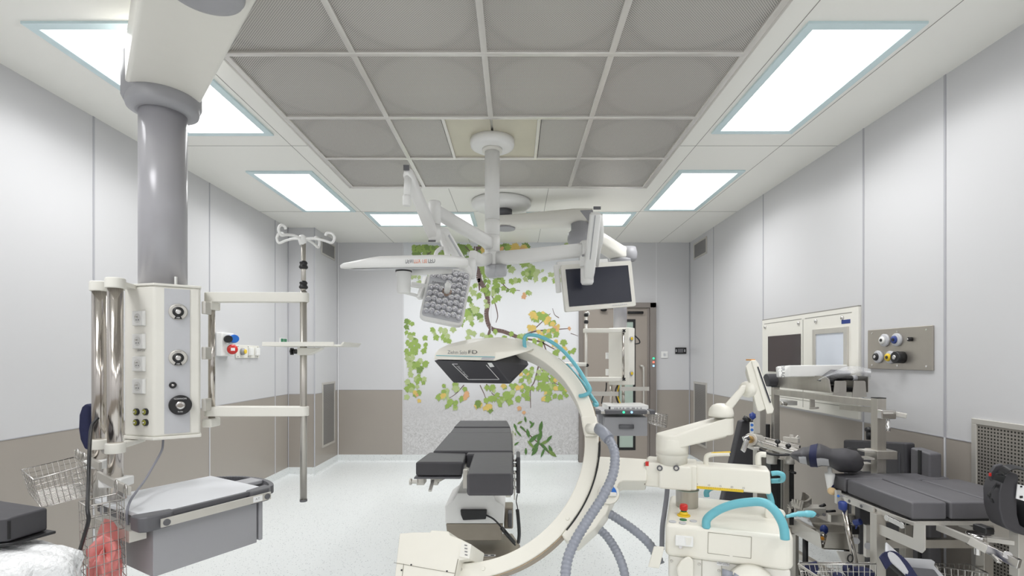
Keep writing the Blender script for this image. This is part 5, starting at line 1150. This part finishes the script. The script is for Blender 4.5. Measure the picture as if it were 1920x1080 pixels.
# steel pot on the deck
pc = P(1288, 953, 2.29); pc.z = zd
t = thing('steel_pot', 'small lidded steel pot with a clear ring standing on the x-ray cabinet deck', 'pot', pc)
pm = obj('pot_body', MB().lathe([(.046, .0), (.049, .004), (.049, .085), (.0515, .088)], pc, n=40), m_steel, t)
obj('pot_lid', MB().lathe([(.052, .087), (.052, .091), (.03, .094), (.002, .095)], pc, n=40), m_steelm, t)
obj('glass_ring', MB().tube([pc+Vec((.051*math.cos(a), .051*math.sin(a), .078)) for a in [2*math.pi*k_/32 for k_ in range(32)]], .0022, 8, closed=True), m_green if False else m_glass, t)
# ================================================================ RIGHT SIDE: ACCESSORY RACK AND PAD TROLLEY
t = thing('accessory_rack', 'tall stainless square-tube rack for table accessories beside the right wall', 'rack', (1.9, 3.2, 0))
R1, L1, L2 = Vec((2.0, 2.76, 0)), Vec((1.915, 3.69, 0)), Vec((1.665, 3.42, 0)); zr = 1.175
for p, zt, w_ in ((R1, 1.205, .05), (L1, 1.21, .042), (L2, 1.2, .06)):
    obj('rack_post', MB().box((p.x-w_/2, p.y-w_/2, .03), (p.x+w_/2, p.y+w_/2, zt)), m_steel, t, bevel=.002)
    obj('post_cap', MB().box((p.x-w_/2, p.y-w_/2, zt), (p.x+w_/2, p.y+w_/2, zt+.004)), m_blk2, t)
obj('top_bar', MB().bar(L1+Z3*zr, R1+Z3*zr, .04, .04), m_steel, t, bevel=.002)
objs('side_bar', MB().bar(L1+Z3*.80, L2+Z3*.80, .03, .03).bar(L1+Z3*.08, R1+Z3*.08, .04, .04).bar(L2+Z3*.08, R1+Z3*.08, .04, .04), m_steel, t, bevel=.002)
obj('hook_arm', MB().bar(P(1523,745,3.3), P(1523,766,3.3), .03, .012, (0,1,0)).bar(P(1521,766,3.3), P(1532,764.5,3.25), .03, .012), m_steel, t, bevel=.002)
obj('label_bar', MB().bar(P(1575,763,3.1), P(1637,769,2.8), .008, .03), m_steel, t)
obj('channel_bracket', MB().box((1.95, 2.70, P(0,862,2.7).z), (2.06, 2.80, P(0,846,2.7).z)), m_steel, t, bevel=.003)
objs('bracket_lip', MB().box(*PB(1622,848,2.68,1640,845,2.74)).box(*PB(1620,862,2.68,1640,859,2.74)).box(*PB(1618,884,2.8,1640,870,2.86)), m_steelm, t)
obj('low_white_shelf', MB().box(*PB(1461,760,3.75,1495,752,3.95)), m_white, t); obj('shelf_clip', MB().cyl(P(1464,756,3.7), P(1475,758,3.7), .012), m_chrome, t)
tt = thing('rail_clamp', 'chrome clamp with hanging lever on top of the right rack post', 'clamp', P(1665,775,2.72))
obj('clamp_body', MB().box(*PB(1654,786,2.70,1681,769,2.76)), m_chrome, tt, bevel=.004)
objs('clamp_jaw', MB().bar(P(1679,776,2.73), P(1700,780,2.70), .02, .026).box(*PB(1658,777,2.69,1676,774,2.70)), m_steelm, tt, bevel=.003)
obj('clamp_lever', MB().tube([P(1666,786,2.7), P(1666,792,2.69), P(1665,800,2.67), P(1665,809,2.66)], [.006,.008,.012,.010], 10), m_chrome, tt)
# steel accessory tray on top of the rack
t = thing('accessory_tray', 'open bent-steel tray with slotted end lying on top of the rack', 'tray', (2.16, 3.5, 1.2))
zt, zb = 1.305, 1.2; tr = MB(); tw = .008
n1, n2_, f1_, f2_ = Vec((2.04, 3.24, 0)), Vec((2.30, 3.27, 0)), Vec((2.02, 3.88, 0)), Vec((2.30, 3.88, 0))
tr.prism([n1+Z3*zb, n2_+Z3*zb, f2_+Z3*zb, f1_+Z3*zb], (0,0,.004))
obj('tray_floor', tr, m_steel, t)
obj('tray_side', MB().prism([n1+Z3*zb, f1_+Z3*zb, f1_+Z3*zt, Vec((2.035, 3.30, zt)), Vec((2.04, 3.26, zt-.02))], (.005,0,0)), m_steel, t)
obj('tray_side', MB().prism([n2_+Z3*zb, f2_+Z3*zb, f2_+Z3*zt, n2_+Z3*zt], (.005,0,0)), m_steel, t)
for q in (((1562,744),(1587,746),(1587,716),(1585,714),(1567,714),(1565,716)), ((1598,746),(1625,744),(1623,716),(1621,714),(1603,714),(1601,716))):
    obj('tray_end', MB().prism([P(x, y, 3.25) for x, y in q], (0,.005,0)), m_steel, t)
tt = thing('leg_holder_pad', 'black moulded pad lying inside the steel tray on the rack', 'pad', (2.15, 3.4, 1.205))
obj('pad_body', MB().ell((2.14, 3.45, 1.265), (.085, .15, .055), 24), m_black, tt); obj('pad_edge', MB().box((2.10, 3.3, 1.205), (2.26, 3.75, 1.235)), m_black, tt, bevel=.01)
t = thing('carton', 'long flat white carton with small print lying across the steel tray', 'box', P(1520, 700, 3.5))
q = [(1.80, 3.48, 1.306), (2.24, 3.36, 1.306), (2.33, 3.58, 1.306), (1.9, 3.70, 1.306)]
q = [P(1455,708,3.52), P(1484,707,3.42), P(1589,704,3.40), P(1575,706,3.65)]
obj('carton_body', MB().hull([P(x, y, d) for x, y, d in ((1456,707.5,3.62),(1454.5,688,3.62),(1460,707.5,3.44),(1480,707,3.40),(1481,685,3.40),(1589,705,3.40),(1589,684,3.40),(1478,686,3.62),(1589,688,3.62),(1589,706,3.62),(1457,687,3.5))]), m_white, t, bevel=.006)
text('lettering', 'BRAC', .036, P(1467,697,3.40)+Vec((0,-.004,0)), (0,0,-1), (1,0,0), m_print, t); text('lettering', 'for frames', .014, P(1461.5,698,3.40)+Vec((0,.01,0)), (0,0,-1), (1,0,0), m_print, t)
t = thing('clear_bag', 'clear plastic bag with black accessories lying on the white carton', 'bag', P(1590, 705, 3.35))
def film(u, v):
    x = 1535+98*u; yt = 712-26*math.sin(min(1, u*1.25)*math.pi/2)**.8+8*max(0, u-.8)*3; y = yt+v*(712-yt)*.95+1.5*math.sin(9*u+5*v)
    return P(x, y, 3.30-.12*math.sin(v*3.1)-.04*math.sin(12*u))
obj('film', MB().grid(film, 30, 12), m_film, t, fix=False)
obj('black_part', MB().bar(P(1536,716,3.36), P(1563,697,3.36), .06, .03).bar(P(1560,697,3.36), P(1590,700,3.36), .07, .03), m_dgrey, t, bevel=.01); obj('grey_rod', MB().cyl(P(1560,707,3.30), P(1597,709,3.30), .016), m_black, t); obj('rod_cap', MB().cyl(P(1597,709,3.30), P(1605,708,3.30), .018), m_lgrey, t)
t = thing('round_bolster', 'black round bolster sticking out left of the steel tray', 'bolster', P(1445, 724, 3.9))
obj('bolster_body', MB().cyl(P(1436,713,3.9), P(1460,713,3.9), .052), m_pad, t, bevel=.008)
obj('bolster_support', MB().box(*PB(1434,727,3.85,1460,725,3.98)), m_white, t)
# white sill rail behind the rack
# leaning black boards and pads
t = thing('leaning_pad', 'tall black wedge-shaped pad leaning behind the x-ray display arm', 'pad', (1.85, 3.95, 0))
obj('pad_body', MB().prism([P(x, y, 4.1) for x, y in ((1390,790),(1432,786),(1446,955),(1352,955))], (0,.08,0)), m_pad, t, bevel=.012, seg=3); obj('pad_knob', MB().cyl(P(1398,789,4.08), P(1402,783,4.08), .03), m_black, t)
obj('pad_foot', MB().box(P(1358,956,4.12)+Vec((0,0,-.0)), Vec((P(1440,955,4.12).x, 4.17, .0))), m_steelm, t)
t = thing('small_bolsters', 'pair of small black bolsters on the rack side bar behind the left post', 'bolster', P(1436, 840, 3.8))
for x in (1430, 1438): obj('bolster_body', MB().tube([P(x,838,3.75), P(x,795,3.75)], .022, 12), m_black, t, bevel=.004)
t = thing('standing_pad', 'large black pad standing on edge against the right wall, left one', 'pad', (2.25, 3.0, 0))
obj('pad_body', MB().prism([Vec((2.17, 3.32, .015)), Vec((2.17, 2.79, .015)), Vec((2.17, 2.79, .955)), Vec((2.17, 3.32, .885))], (.06,0,0)), m_pad, t, bevel=.012); obj('pad_piping', MB().tube([Vec((2.168, 3.27, .1)), Vec((2.168, 3.27, .84)), Vec((2.168, 2.83, .89)), Vec((2.168, 2.83, .1))], .004, 6), m_dgrey, t)
obj('pad_knob', MB().cyl((2.15, 3.05, .93), (2.15, 3.05, .98), .014).ell((2.15, 3.05, .99), (.022,.022,.018), 12), m_black, t)
t = thing('standing_pad', 'narrower black pad standing against the right wall, next to the return grille', 'pad', (2.25, 2.68, 0))
obj('pad_body', MB().prism([Vec((2.18, 2.77, .015)), Vec((2.18, 2.64, .015)), Vec((2.18, 2.64, .925)), Vec((2.18, 2.77, .935))], (.07,0,0)), m_padl, t, bevel=.012); obj('pad_strap', MB().box((2.176, 2.69, .3), (2.181, 2.71, .93)), m_black, t)
# traction attachment: slide rails with knob on two struts
t = thing('traction_attachment', 'chrome slide rails with star knob and lever on dark struts left of the rack', 'table attachment', P(1465, 950, 3.05))
obj('slide_rail', MB().bar(P(1420,829,3.1), P(1490,850,2.95), .03, .03).bar(P(1432,822,3.25), P(1500,838,3.05), .02, .02), m_chrome, t, bevel=.003)
obj('slide_plate', MB().hull([P(x, y, d) for x, y, d in ((1418,832,3.1),(1436,821,3.3),(1500,836,3.1),(1490,854,2.95),(1420,836,3.1),(1490,858,2.95))]), m_steelm, t, bevel=.003)
obj('joint_drum', MB().cyl(P(1424,827,3.2), P(1407,824,3.1), .040), m_steelm, t, bevel=.004); obj('drum_core', MB().cyl(P(1408,824,3.1), P(1403,824,3.07), .022), M('brass', (196,160,100), .3, .9), t)
obj('drum_lever', MB().bar(P(1402,821,3.05), P(1393,846,3.0), .03, .014, (0,1,0)).bar(P(1394,824,3.05), P(1404,820,3.05), .03, .03), m_chrome, t, bevel=.004)
obj('rail_end', MB().box(*PB(1414,845,3.05,1425,839,3.15)), m_steelm, t, bevel=.003); obj('curved_bar', MB().tube(spl([P(1425,842,3.05), P(1440,850,3.0), P(1460,853,2.98), P(1490,852,2.95)], 5), .008, 8), m_black, t)
obj('cross_bracket', MB().bar(P(1470,823,3.2), P(1498,826,3.1), .02, .03).bar(P(1484,836,3.15), P(1484,815,3.15), .02, .012, (0,1,0)).bar(P(1492,824,3.15), P(1498,818,3.15), .02, .012, (0,1,0)), m_steelm, t, bevel=.002)
for x, y in ((1458, 828), (1478, 836)): obj('black_knob', MB().ell(P(x, y, 3.0), (.016,.016,.014), 14).cyl(P(x, y, 3.0), P(x, y+10, 3.0), .004), m_black, t)
for x, w_, m_, y0_, y1_ in ((1451,6,m_black,862,965), (1460,4,m_blk2,862,965), (1475,6,m_steel,862,985), (1484,5,m_black,868,985)):
    obj('strut', MB().box(*PB(x-w_,y1_,3.1,x+w_,y0_,3.16)), m_, t, bevel=.002)
obj('strut_socket', MB().lathe([(.03, 0), (.03, .04), (.018, .06), (.016, .09)], P(1447, 869, 3.1)), m_steelm, t); obj('strut_socket', MB().lathe([(.03, 0), (.028, .03), (.014, .05), (.012, .08)], P(1480, 869, 3.1)), m_steelm, t)
obj('strut_base', MB().box(P(1440,990,3.12)-Vec((0,0,.0)), P(1500,984,3.3)), m_steel, t, bevel=.003); obj('strut_leg', MB().box((P(1446,0,3.15).x, 3.14, .0), (P(1452,0,3.15).x, 3.2, P(0,988,3.15).z)).box((P(1490,0,3.15).x, 3.14, .0), (P(1496,0,3.15).x, 3.2, P(0,988,3.15).z)), m_steel, t)
obj('side_lever', MB().cyl(P(1481,882,3.05), P(1491,887,3.0), .008), m_black, t); obj('clamp_post', MB().bar(P(1419,752,3.2), P(1419,812,3.2), .03, .025, (0,1,0)), m_steelm, t)
obj('blue_knob', MB().lathe([(.008, -.01), (.022, -.007), (.025, .0), (.022, .007), (.008, .01)], P(1411, 780, 3.15), (.3,-1,.2), 6), m_blue, t); obj('mark_plate', MB().box(*PB(1407,812,3.17,1413,792,3.18)), m_white, t)
for y in (797, 806): obj('blue_mark', MB().cyl(P(1410,y,3.168), P(1410,y,3.162), .009, n=12), m_bblue, t)
# padded leg holder
t = thing('leg_holder', 'black padded leg holder shell with navy strap above the pad trolley', 'leg holder', P(1556, 925, 2.72))
def interp(tab, u):
    for (a, ya), (b_, yb) in zip(tab[:-1], tab[1:]):
        if u <= b_: k_ = (u-a)/(b_-a); k_ = k_*k_*(3-2*k_); return ya+(yb-ya)*k_
    return tab[-1][1]
TT = [(0,853), (.06,846), (.2,838), (.4,832), (.58,841), (.74,840), (.9,845), (.96,853), (1,869)]
TB = [(0,854), (.06,861), (.16,869), (.33,875.5), (.5,874), (.7,885.5), (.88,887), (.96,882), (1,871)]
def mid_(u): return P(1480+140*u, (interp(TT, u)+interp(TB, u))/2, 2.72)
def shell_(u, v):
    a = 2*math.pi*v; yt, yb_ = interp(TT, u), interp(TB, u); ym, h = (yt+yb_)/2, (yb_-yt)/2
    fold = 1+.025*math.sin(u*60+3*math.sin(a))*math.exp(-((u-.35)/.2)**2)
    return P(1480+140*u, ym-math.sin(a)*h*fold, 2.72+.12*math.cos(a)*min(1, (u*6)**.5+.05)*min(1, ((1-u)*6)**.5+.03))
sh = obj('padded_shell', MB().grid(shell_, 40, 26, True), m_pad, t)
def band(u0, u1, m_, nm_, k_=1.05, v0=0, v1=1):
    def g(u, v):
        uu = u0+(u1-u0)*u+.05*(0.5-abs(((v0+(v1-v0)*v)*2) % 1-.5)); p = shell_(uu, v0+(v1-v0)*v); c = mid_(uu); return c+(p-c)*k_
    obj(nm_, MB().grid(g, 3, 30, True), m_, t, fix=False)
band(.26, .36, m_navy, 'navy_strap', 1.04)
band(.12, .22, m_lgrey, 'silver_patch', 1.03, .52, .70); band(.36, .52, m_lgrey, 'silver_patch', 1.03, .54, .68)
obj('cone_post', MB().lathe([(.012, -.10), (.013, -.085), (.024, -.015), (.024, -.005), (.011, .0), (.010, .04)], P(1556, 886, 2.70)), m_white, t); obj('navy_cuff', MB().cyl(P(1557,917,2.70), P(1558,908,2.70), .016), m_navy, t)
obj('orange_ball', MB().ell(P(1560,921,2.68), (.022,.022,.02), 16), m_wood, t); obj('ball_socket', MB().cyl(P(1561,921,2.68), P(1572,927,2.66), .013), m_steelm, t)
obj('mount_plate', MB().box(*PB(1569,945,2.63,1578,920,2.65)), m_steelm, t, bevel=.002); obj('blue_mark', MB().cyl(P(1572,930,2.628), P(1572,930,2.62), .007, n=12), m_bblue, t)

# pad trolley in the right foreground
t = thing('pad_trolley', 'low stainless trolley carrying thick black table pads, right foreground', 'trolley', (2.0, 2.45, 0))
fr_ = MB()
for x, y in ((1.70, 2.35), (2.20, 2.35), (1.86, 2.72), (2.12, 2.72)):
    obj('trolley_post', MB().box((x-.022, y-.022, .05), (x+.022, y+.022, .70)), m_steel, t, bevel=.002); obj('castor', MB().cyl((x-.012, y, .03), (x+.012, y, .03), .03), m_black, t)
objs('frame_bar', MB().box((1.70, 2.335, .54), (2.22, 2.365, .58)).box((1.84, 2.35, .10), (1.87, 2.74, .14)).box((2.19, 2.35, .10), (2.22, 2.74, .14)), m_steel, t, bevel=.002)
objs('frame_bar', MB().box((1.70, 2.70, .54), (2.2, 2.73, .58)), m_steel, t, bevel=.002)
obj('top_frame', MB().box((1.705, 2.19, .695), (1.73, 2.72, .715)).box((2.1, 2.19, .695), (2.13, 2.72, .715)).box((1.705, 2.19, .695), (2.13, 2.215, .715)), m_steelm, t, bevel=.002)
obj('lower_shelf', MB().box((1.72, 2.36, .10), (2.2, 2.72, .106)), m_steelm, t)
t2 = thing('table_pad_set', 'black leg and seat cushions laid together on the trolley top', 'pads', (1.95, 2.45, .716))
zt, zb = .80, .724
def cush(q, nm='cushion', m_=m_padl): obj(nm, MB().prism([Vec((x, y, zb)) for x, y in q], (0,0,zt-zb)), m_, t2, bevel=.010, seg=3)
cush([(1.722, 2.604), (1.899, 2.602), (1.879, 2.18), (1.723, 2.178)])
cush([(1.722, 2.73), (2.277, 2.735), (2.275, 2.62), (2.135, 2.60), (2.083, 2.60), (2.083, 2.185), (1.893, 2.18), (1.913, 2.617), (1.722, 2.617)], 'seat_cushion')
cush([(2.14, 2.595), (2.095, 2.59), (2.095, 2.2), (2.24, 2.2), (2.31, 2.45), (2.30, 2.60)])
obj('cushion_board', MB().box((1.725, 2.19, .716), (2.07, 2.72, .7245)), m_blk2, t2)
# bright side plate and rails
t3 = thing('side_rail_bracket', 'bright steel side bracket with two link joints hanging on the trolley edge', 'bracket', (1.69, 2.2, .5))
def Bx(x, y, X=1.690): return PX(x, y, X)
obj('bracket_plate', MB().prism([Bx(x, y) for x, y in ((1644,981),(1712,1009),(1713,982),(1734,983),(1734,1031),(1728,1037),(1653,1004),(1644,999))], (.004,0,0)), m_steelm, t3)
obj('perforated_bar', MB().prism([Bx(x, y) for x, y in ((1581,931),(1583,941),(1637,963),(1637,950))], (.01,0,0)), m_steelm, t3, bevel=.001)
for x, y in ((1592.5,939.5), (1615,949)): obj('bar_hole', MB().cyl(Bx(x, y), Bx(x, y)-Vec((.002,0,0)), .008, n=14), m_dgrey, t3)
lk = MB(); a, b_ = Bx(1664,971,1.675), Bx(1692,985,1.675); lk.bar(a, b_, .01, .022); lk.cyl(a, a-Vec((.006,0,0)), .014).cyl(b_, b_-Vec((.006,0,0)), .014)
obj('link_joint', lk, m_chrome, t3, bevel=.001); obj('edge_rail', MB().prism([Bx(x, y, 1.70) for x, y in ((1644,962),(1714,986),(1714,980),(1644,955))], (.01,0,0)), m_steelm, t3)
t3 = thing('infusion_arm_post', 'slanted chrome tube with a navy knob left of the trolley pads', 'tube', P(1600, 1060, 2.45))
obj('tube_body', MB().cyl(P(1583,955,2.5), P(1605,1064,2.45), .013), m_tube, t3); obj('navy_knob', MB().lathe([(.014, 0), (.019, .005), (.020, .035), (.014, .042)], P(1580, 956, 2.5)), m_blue, t3)
obj('foot_plate', MB().prism([P(x, y, 2.46) for x, y in ((1570,1034),(1597,1036),(1610,1068),(1580,1056))], (0,.01,0)), m_steelm, t3); obj('round_mark', MB().tube([P(1594.5+5*math.cos(a), 1047+7*math.sin(a), 2.45) for a in [2*math.pi*k_/18 for k_ in range(18)]], .003, 6, closed=True), m_blk2, t3)
t3 = thing('clamp_plate', 'upright steel clamp plates with a blue knob and pale discs beside the trolley post', 'clamp', P(1610, 1040, 2.6))
obj('plate', MB().box(*PB(1600,1036,2.6,1609,985,2.62)), m_steelm, t3); obj('plate', MB().box(*PB(1624,1045,2.52,1633,985,2.54)), m_steelm, t3); obj('blue_knob', MB().cyl(P(1602,980,2.58), P(1614,978,2.55), .016, n=8).bar(P(1604,992,2.58), P(1608,982,2.58), .008, .008), m_blue, t3, bevel=.003)
obj('dark_block', MB().box(*PB(1598,1002,2.58,1611,988,2.64)), m_blk2, t3)
for x, y, d in ((1605,1014,2.595), (1628,1024,2.515)): obj('pale_disc', MB().cyl(P(x, y, d), P(x, y, d-.008), .017, n=20), m_lgrey, t3); 
obj('black_panel', MB().box(*PB(1612,1040,2.66,1640,945,2.7)), m_pad, t3, bevel=.004)
# open steel box with fittings on the lower level
t = thing('steel_bin', 'open bent-steel bin with metal fittings low behind the teal steering lever', 'bin', P(1540, 1030, 2.9))
Yn = 2.8
obj('bin_side', MB().prism([P(1474,966,3.2), P(1537,1000,2.8), P(1541,1029,2.8), P(1474,993,3.2)], (.004,.004,0)), m_steelm, t)
obj('bin_end', MB().prism([P(x, y, 2.8) for x, y in ((1553,999),(1590,1000),(1595,1032),(1544,1030))], (0,.005,0)), m_steel, t)
obj('bin_back', MB().prism([P(1522,978,3.2), P(1598,988,2.95), P(1598,1012,2.95), P(1522,1000,3.2)], (.002,.004,0)), m_steel, t)
obj('bin_floor', MB().prism([P(1541,1029,2.8), P(1595,1032,2.8), P(1598,1014,2.98), P(1480,994,3.2)], (0,0,.004)), m_steel, t)
objs('bin_leg', MB().cyl(P(1510,1010,3.0), Vec((P(1510,0,3.0).x, 3.0, 0)), .015).cyl(P(1590,1030,2.83), Vec((P(1590,0,2.83).x, 2.83, 0)), .012), m_black, t)
tt = thing('metal_fittings', 'small chrome fittings with a blue cap inside the steel bin', 'fittings', P(1542, 1015, 2.9))
obj('blue_cap', MB().ell(P(1545,993,2.88), (.022,.02,.028), 14), m_blue, tt); obj('chrome_fitting', MB().cyl(P(1540,1000,2.86), P(1549,1010,2.86), .014).cyl(P(1536,1003,2.88), P(1552,997,2.88), .006).cyl(P(1541,1016,2.84), P(1546,1024,2.84), .012), m_chrome, tt); obj('brass_nut', MB().cyl(P(1540,1009,2.83), P(1543,1010,2.82), .01), m_org, tt)
obj('clear_pouch', MB().hull([P(x, y, d) for x, y, d in ((1490,970,3.1),(1520,975,3.0),(1527,990,2.95),(1515,984,3.0),(1486,966,3.15),(1516,972,3.1))]), m_film, tt, bevel=.005)
t = thing('u_bracket', 'grey U-shaped steel bracket with side arm and rod above the steel bin', 'bracket', P(1500, 955, 3.0))
u_ = MB(); sp_ = spl([P(1481,962,3.0), P(1482,948,3.0), P(1490,944,2.95), P(1508,948,2.93), P(1518,943,3.0), P(1519,938,3.1), P(1511,932,3.2), P(1502,930,3.2)], 5)
for i_ in range(len(sp_)-1): u_.bar(sp_[i_], sp_[i_+1], .012, .05 if i_ > 8 else .03)
obj('u_strip', u_, m_steel, t); obj('arm_block', MB().box(*PB(1506,968,2.92,1549,953,3.0)), m_steelm, t, bevel=.003); obj('arm_rod', MB().cyl(P(1549,959,2.95), P(1566,958,2.95), .007), m_black, t); obj('arm_lever', MB().cyl(P(1537,951,2.95), P(1547,946,2.95), .009), m_black, t)
obj('gusset', MB().prism([P(x, y, 3.05) for x, y in ((1522,966),(1558,981),(1515,979))], (0,.01,0)), m_steel, t)
for x, y in ((1533,966), (1545,965)): obj('arm_screw', MB().cyl(P(x, y, 2.92), P(x, y, 2.912), .009, n=12), m_dgrey, t)

# foreground wire baskets and what they hold
t = thing('wire_basket', 'low chrome wire basket with navy straps at the bottom edge left of the trolley post', 'basket', P(1570, 1100, 2.2))
z0 = .39; cr = [(1496,1060),(1640,1060),(1640,1052),(1520,1050)]
rim = [P(1494,1058,2.35), P(1640,1064,2.3), P(1640,1057,2.45), P(1500,1056.5,2.5)]
wirebasket(t, [P(1497,1058,2.30), P(1642,1058,2.2), P(1642,1055,2.55), P(1500,1055,2.6)], [P(1510,1110,2.32), P(1640,1115,2.22), P(1640,1100,2.5), P(1512,1098,2.55)], 14, 6, 4, 10, r=.0018, R=.0036)
tt = thing('navy_straps', 'pleated navy strap and clips heaped in the left wire basket', 'straps', P(1580, 1080, 2.3))
obj('pleated_strap', MB().hull([P(x, y, d) for x, y, d in ((1504,1058,2.3),(1532,1051,2.3),(1536,1066,2.28),(1530,1082,2.28),(1520,1080,2.36),(1508,1062,2.36))]), m_navy, tt, bevel=.004)
obj('strap_loop', MB().tube(spl([P(1600,1078,2.3), P(1588,1074,2.28), P(1584,1066,2.28), P(1589,1060,2.3), P(1596,1062,2.32), P(1604,1070,2.3), P(1625,1078,2.3)], 5), .011, 8), m_navy, tt); obj('strap_bundle', MB().ell(P(1618,1078,2.32), (.055,.05,.035), 18), m_navy, tt)
obj('grey_clip', MB().bar(P(1554,1069,2.3), P(1568,1084,2.27), .03, .014), m_dgrey, tt, bevel=.006); obj('navy_pad', MB().ell(P(1572,1082,2.27), (.03,.03,.02), 14), m_navy, tt); obj('basket_bar', MB().bar(P(1498,1059,2.29), P(1536,1084,2.2), .006, .01), m_steelm, tt)
t = thing('grey_boot', 'pale grey leg boot shells with a wide navy strap below the trolley pads', 'leg boot', P(1690, 1080, 2.1))
def boot(off):
    def g(u, v):
        a = math.pi*(.1+.9*u); return P(1662+44*v+off, 1046+40*v*1.0-5*math.sin(a)+off*.6, 2.12+.1*math.cos(a))+Vec((.0, 0, .055*math.sin(a)))
    return g
obj('boot_shell', MB().grid(boot(0), 14, 10), m_lgrey, t, fix=False).modifiers.new('s', 'SOLIDIFY').thickness = .006
obj('boot_lining', MB().grid(lambda u, v: boot(4)(u, v)-Vec((.004,0,.022)), 14, 10), m_black, t, fix=False).modifiers.new('s', 'SOLIDIFY').thickness = .004
obj('boot_tongue', MB().prism([P(x, y, 2.18) for x, y in ((1687,1046),(1748,1050),(1754,1054),(1752,1060),(1757,1066),(1775,1085),(1700,1085))], (0,.01,0)), m_lgrey, t, bevel=.003)
obj('boot_sole', MB().prism([P(x, y, 2.15) for x, y in ((1700,1064),(1752,1069),(1764,1085),(1700,1085))], (0,.01,0)), m_dgrey, t)
stp = spl([P(1655,1056,2.0), P(1664,1047,2.02), P(1678,1046,2.05), P(1695,1060,2.04), P(1712,1084,2.02), P(1722,1098,2.0)], 6); sb_ = MB()
for i_ in range(len(stp)-1): sb_.bar(stp[i_], stp[i_+1]+(stp[i_+1]-stp[i_])*.1, .05, .005, (.3,-1,.3))
obj('navy_strap', sb_, m_navy, t)
t = thing('wire_basket', 'chrome wire basket standing low behind the trolley near the return grille', 'basket', P(1800, 1080, 2.3))
wirebasket(t, [P(1758,1062,2.25), P(1852,1075,2.05), P(1818,1058,2.5), P(1752,1057,2.6)], [P(1765,1110,2.25), P(1845,1120,2.1), P(1812,1100,2.45), P(1757,1095,2.5)], 7, 5, 4, 8, r=.0018, R=.0035)
# mechanism on the right
t = thing('table_rail_clamp', 'chrome rail and swivel clamp with black grip under the right end of the pads', 'clamp', P(1850, 1020, 2.1))
def cb2(a, b_, d0, d1, w_=.016, h_=.03, nm='rail_section', m_=m_steelm): obj(nm, MB().bar(P(*a, d0), P(*b_, d1), w_, h_), m_, t, bevel=.002)
cb2((1758,988), (1822,1014), 2.2, 2.05); cb2((1818,1012), (1852,1030), 2.05, 2.0, .02, .034); cb2((1852,1029), (1912,1058), 2.0, 1.9, .018, .036, m_=m_chrome); cb2((1800,983), (1890,1010), 2.3, 2.1, .02, .02)
obj('swivel_drum', MB().lathe([(.03, -.05), (.042, -.046), (.045, .0), (.038, .006)], P(1835, 1002, 2.1)), m_chrome, t); obj('black_grip', MB().box(*PB(1848,1004,2.02,1866,990,2.08)), m_black, t, bevel=.006); obj('white_cap', MB().ell(P(1843,990,2.05), (.015,.02,.008), 14), m_white, t)
cb2((1848,1010), (1912,1018), 2.05, 2.0, .03, .018, 'swing_arm'); obj('end_post', MB().box(*PB(1910,1085,1.98,1921,995,2.02)), m_steelm, t, bevel=.002); obj('upper_plate', MB().hull([P(x, y, 2.1) for x, y in ((1862,983),(1900,992),(1925,1008),(1925,1030),(1870,1018))]+[P(x, y, 2.11) for x, y in ((1862,983),(1900,992),(1925,1008),(1925,1030),(1870,1018))]), m_steelm, t)
obj('clamp_lever', MB().bar(P(1862,1040,1.98), P(1874,1055,1.95), .02, .008, (0,1,0)).cyl(P(1832,1016,2.06), P(1833,1040,2.06), .012), m_chrome, t, bevel=.002); obj('lock_nut', MB().cyl(P(1886,1040,1.95), P(1890,1041,1.93), .014), m_chrome, t)
t = thing('leg_support_shell', 'black moulded leg shell with straps and white label at the right edge', 'leg support', P(1890, 1000, 1.9))
obj('shell_body', MB().prism([P(x, y, 1.95) for x, y in ((1893,884),(1908,889),(1911,894),(1907,930),(1908,965),(1913,985),(1925,992),(1925,1006),(1905,1000),(1888,992),(1880,978),(1874,955),(1873,925),(1878,905))], (.02,.09,0)), m_pad, t, bevel=.012, seg=3)
obj('shell_wing', MB().prism([P(x, y, 2.0) for x, y in ((1858,885),(1866,873),(1880,870),(1884,874),(1872,884),(1868,900),(1882,912),(1880,917),(1860,905),(1856,895))], (.01,.02,0)), m_pad, t, bevel=.006)
obj('inner_pad', MB().ell(P(1922,965,2.0), (.05,.08,.085), 20), m_black, t)
st_ = spl([P(1872,902,1.96), P(1878,888,1.94), P(1890,877,1.93), P(1905,876,1.93), P(1925,882,1.93)], 5); s1_ = MB()
for i_ in range(len(st_)-1): s1_.bar(st_[i_], st_[i_+1]+(st_[i_+1]-st_[i_])*.1, .03, .004, (0,-.4,1))
obj('strap', s1_, m_black, t)
st_ = spl([P(1868,908,1.97), P(1862,916,1.95), P(1855,927,1.94), P(1857,936,1.95), P(1862,939,1.96)], 5); s1_ = MB()
for i_ in range(len(st_)-1): s1_.bar(st_[i_], st_[i_+1]+(st_[i_+1]-st_[i_])*.15, .016, .004, (1,-.2,0))
obj('strap', s1_, m_black, t); obj('red_tag', MB().box(*PB(1856,893,1.985,1859,887,1.99)), m_red, t)
lb = obj('white_label', MB().prism([P(x, y, 1.94) for x, y in ((1909,908),(1922,911),(1922,940),(1906,935))], (0,.004,0)), m_paper, t)
obj('label_print', MB().box(*PB(1913,934,1.936,1918,930,1.938)).box(*PB(1914,914,1.936,1917,911,1.938)), m_blk2, lb)
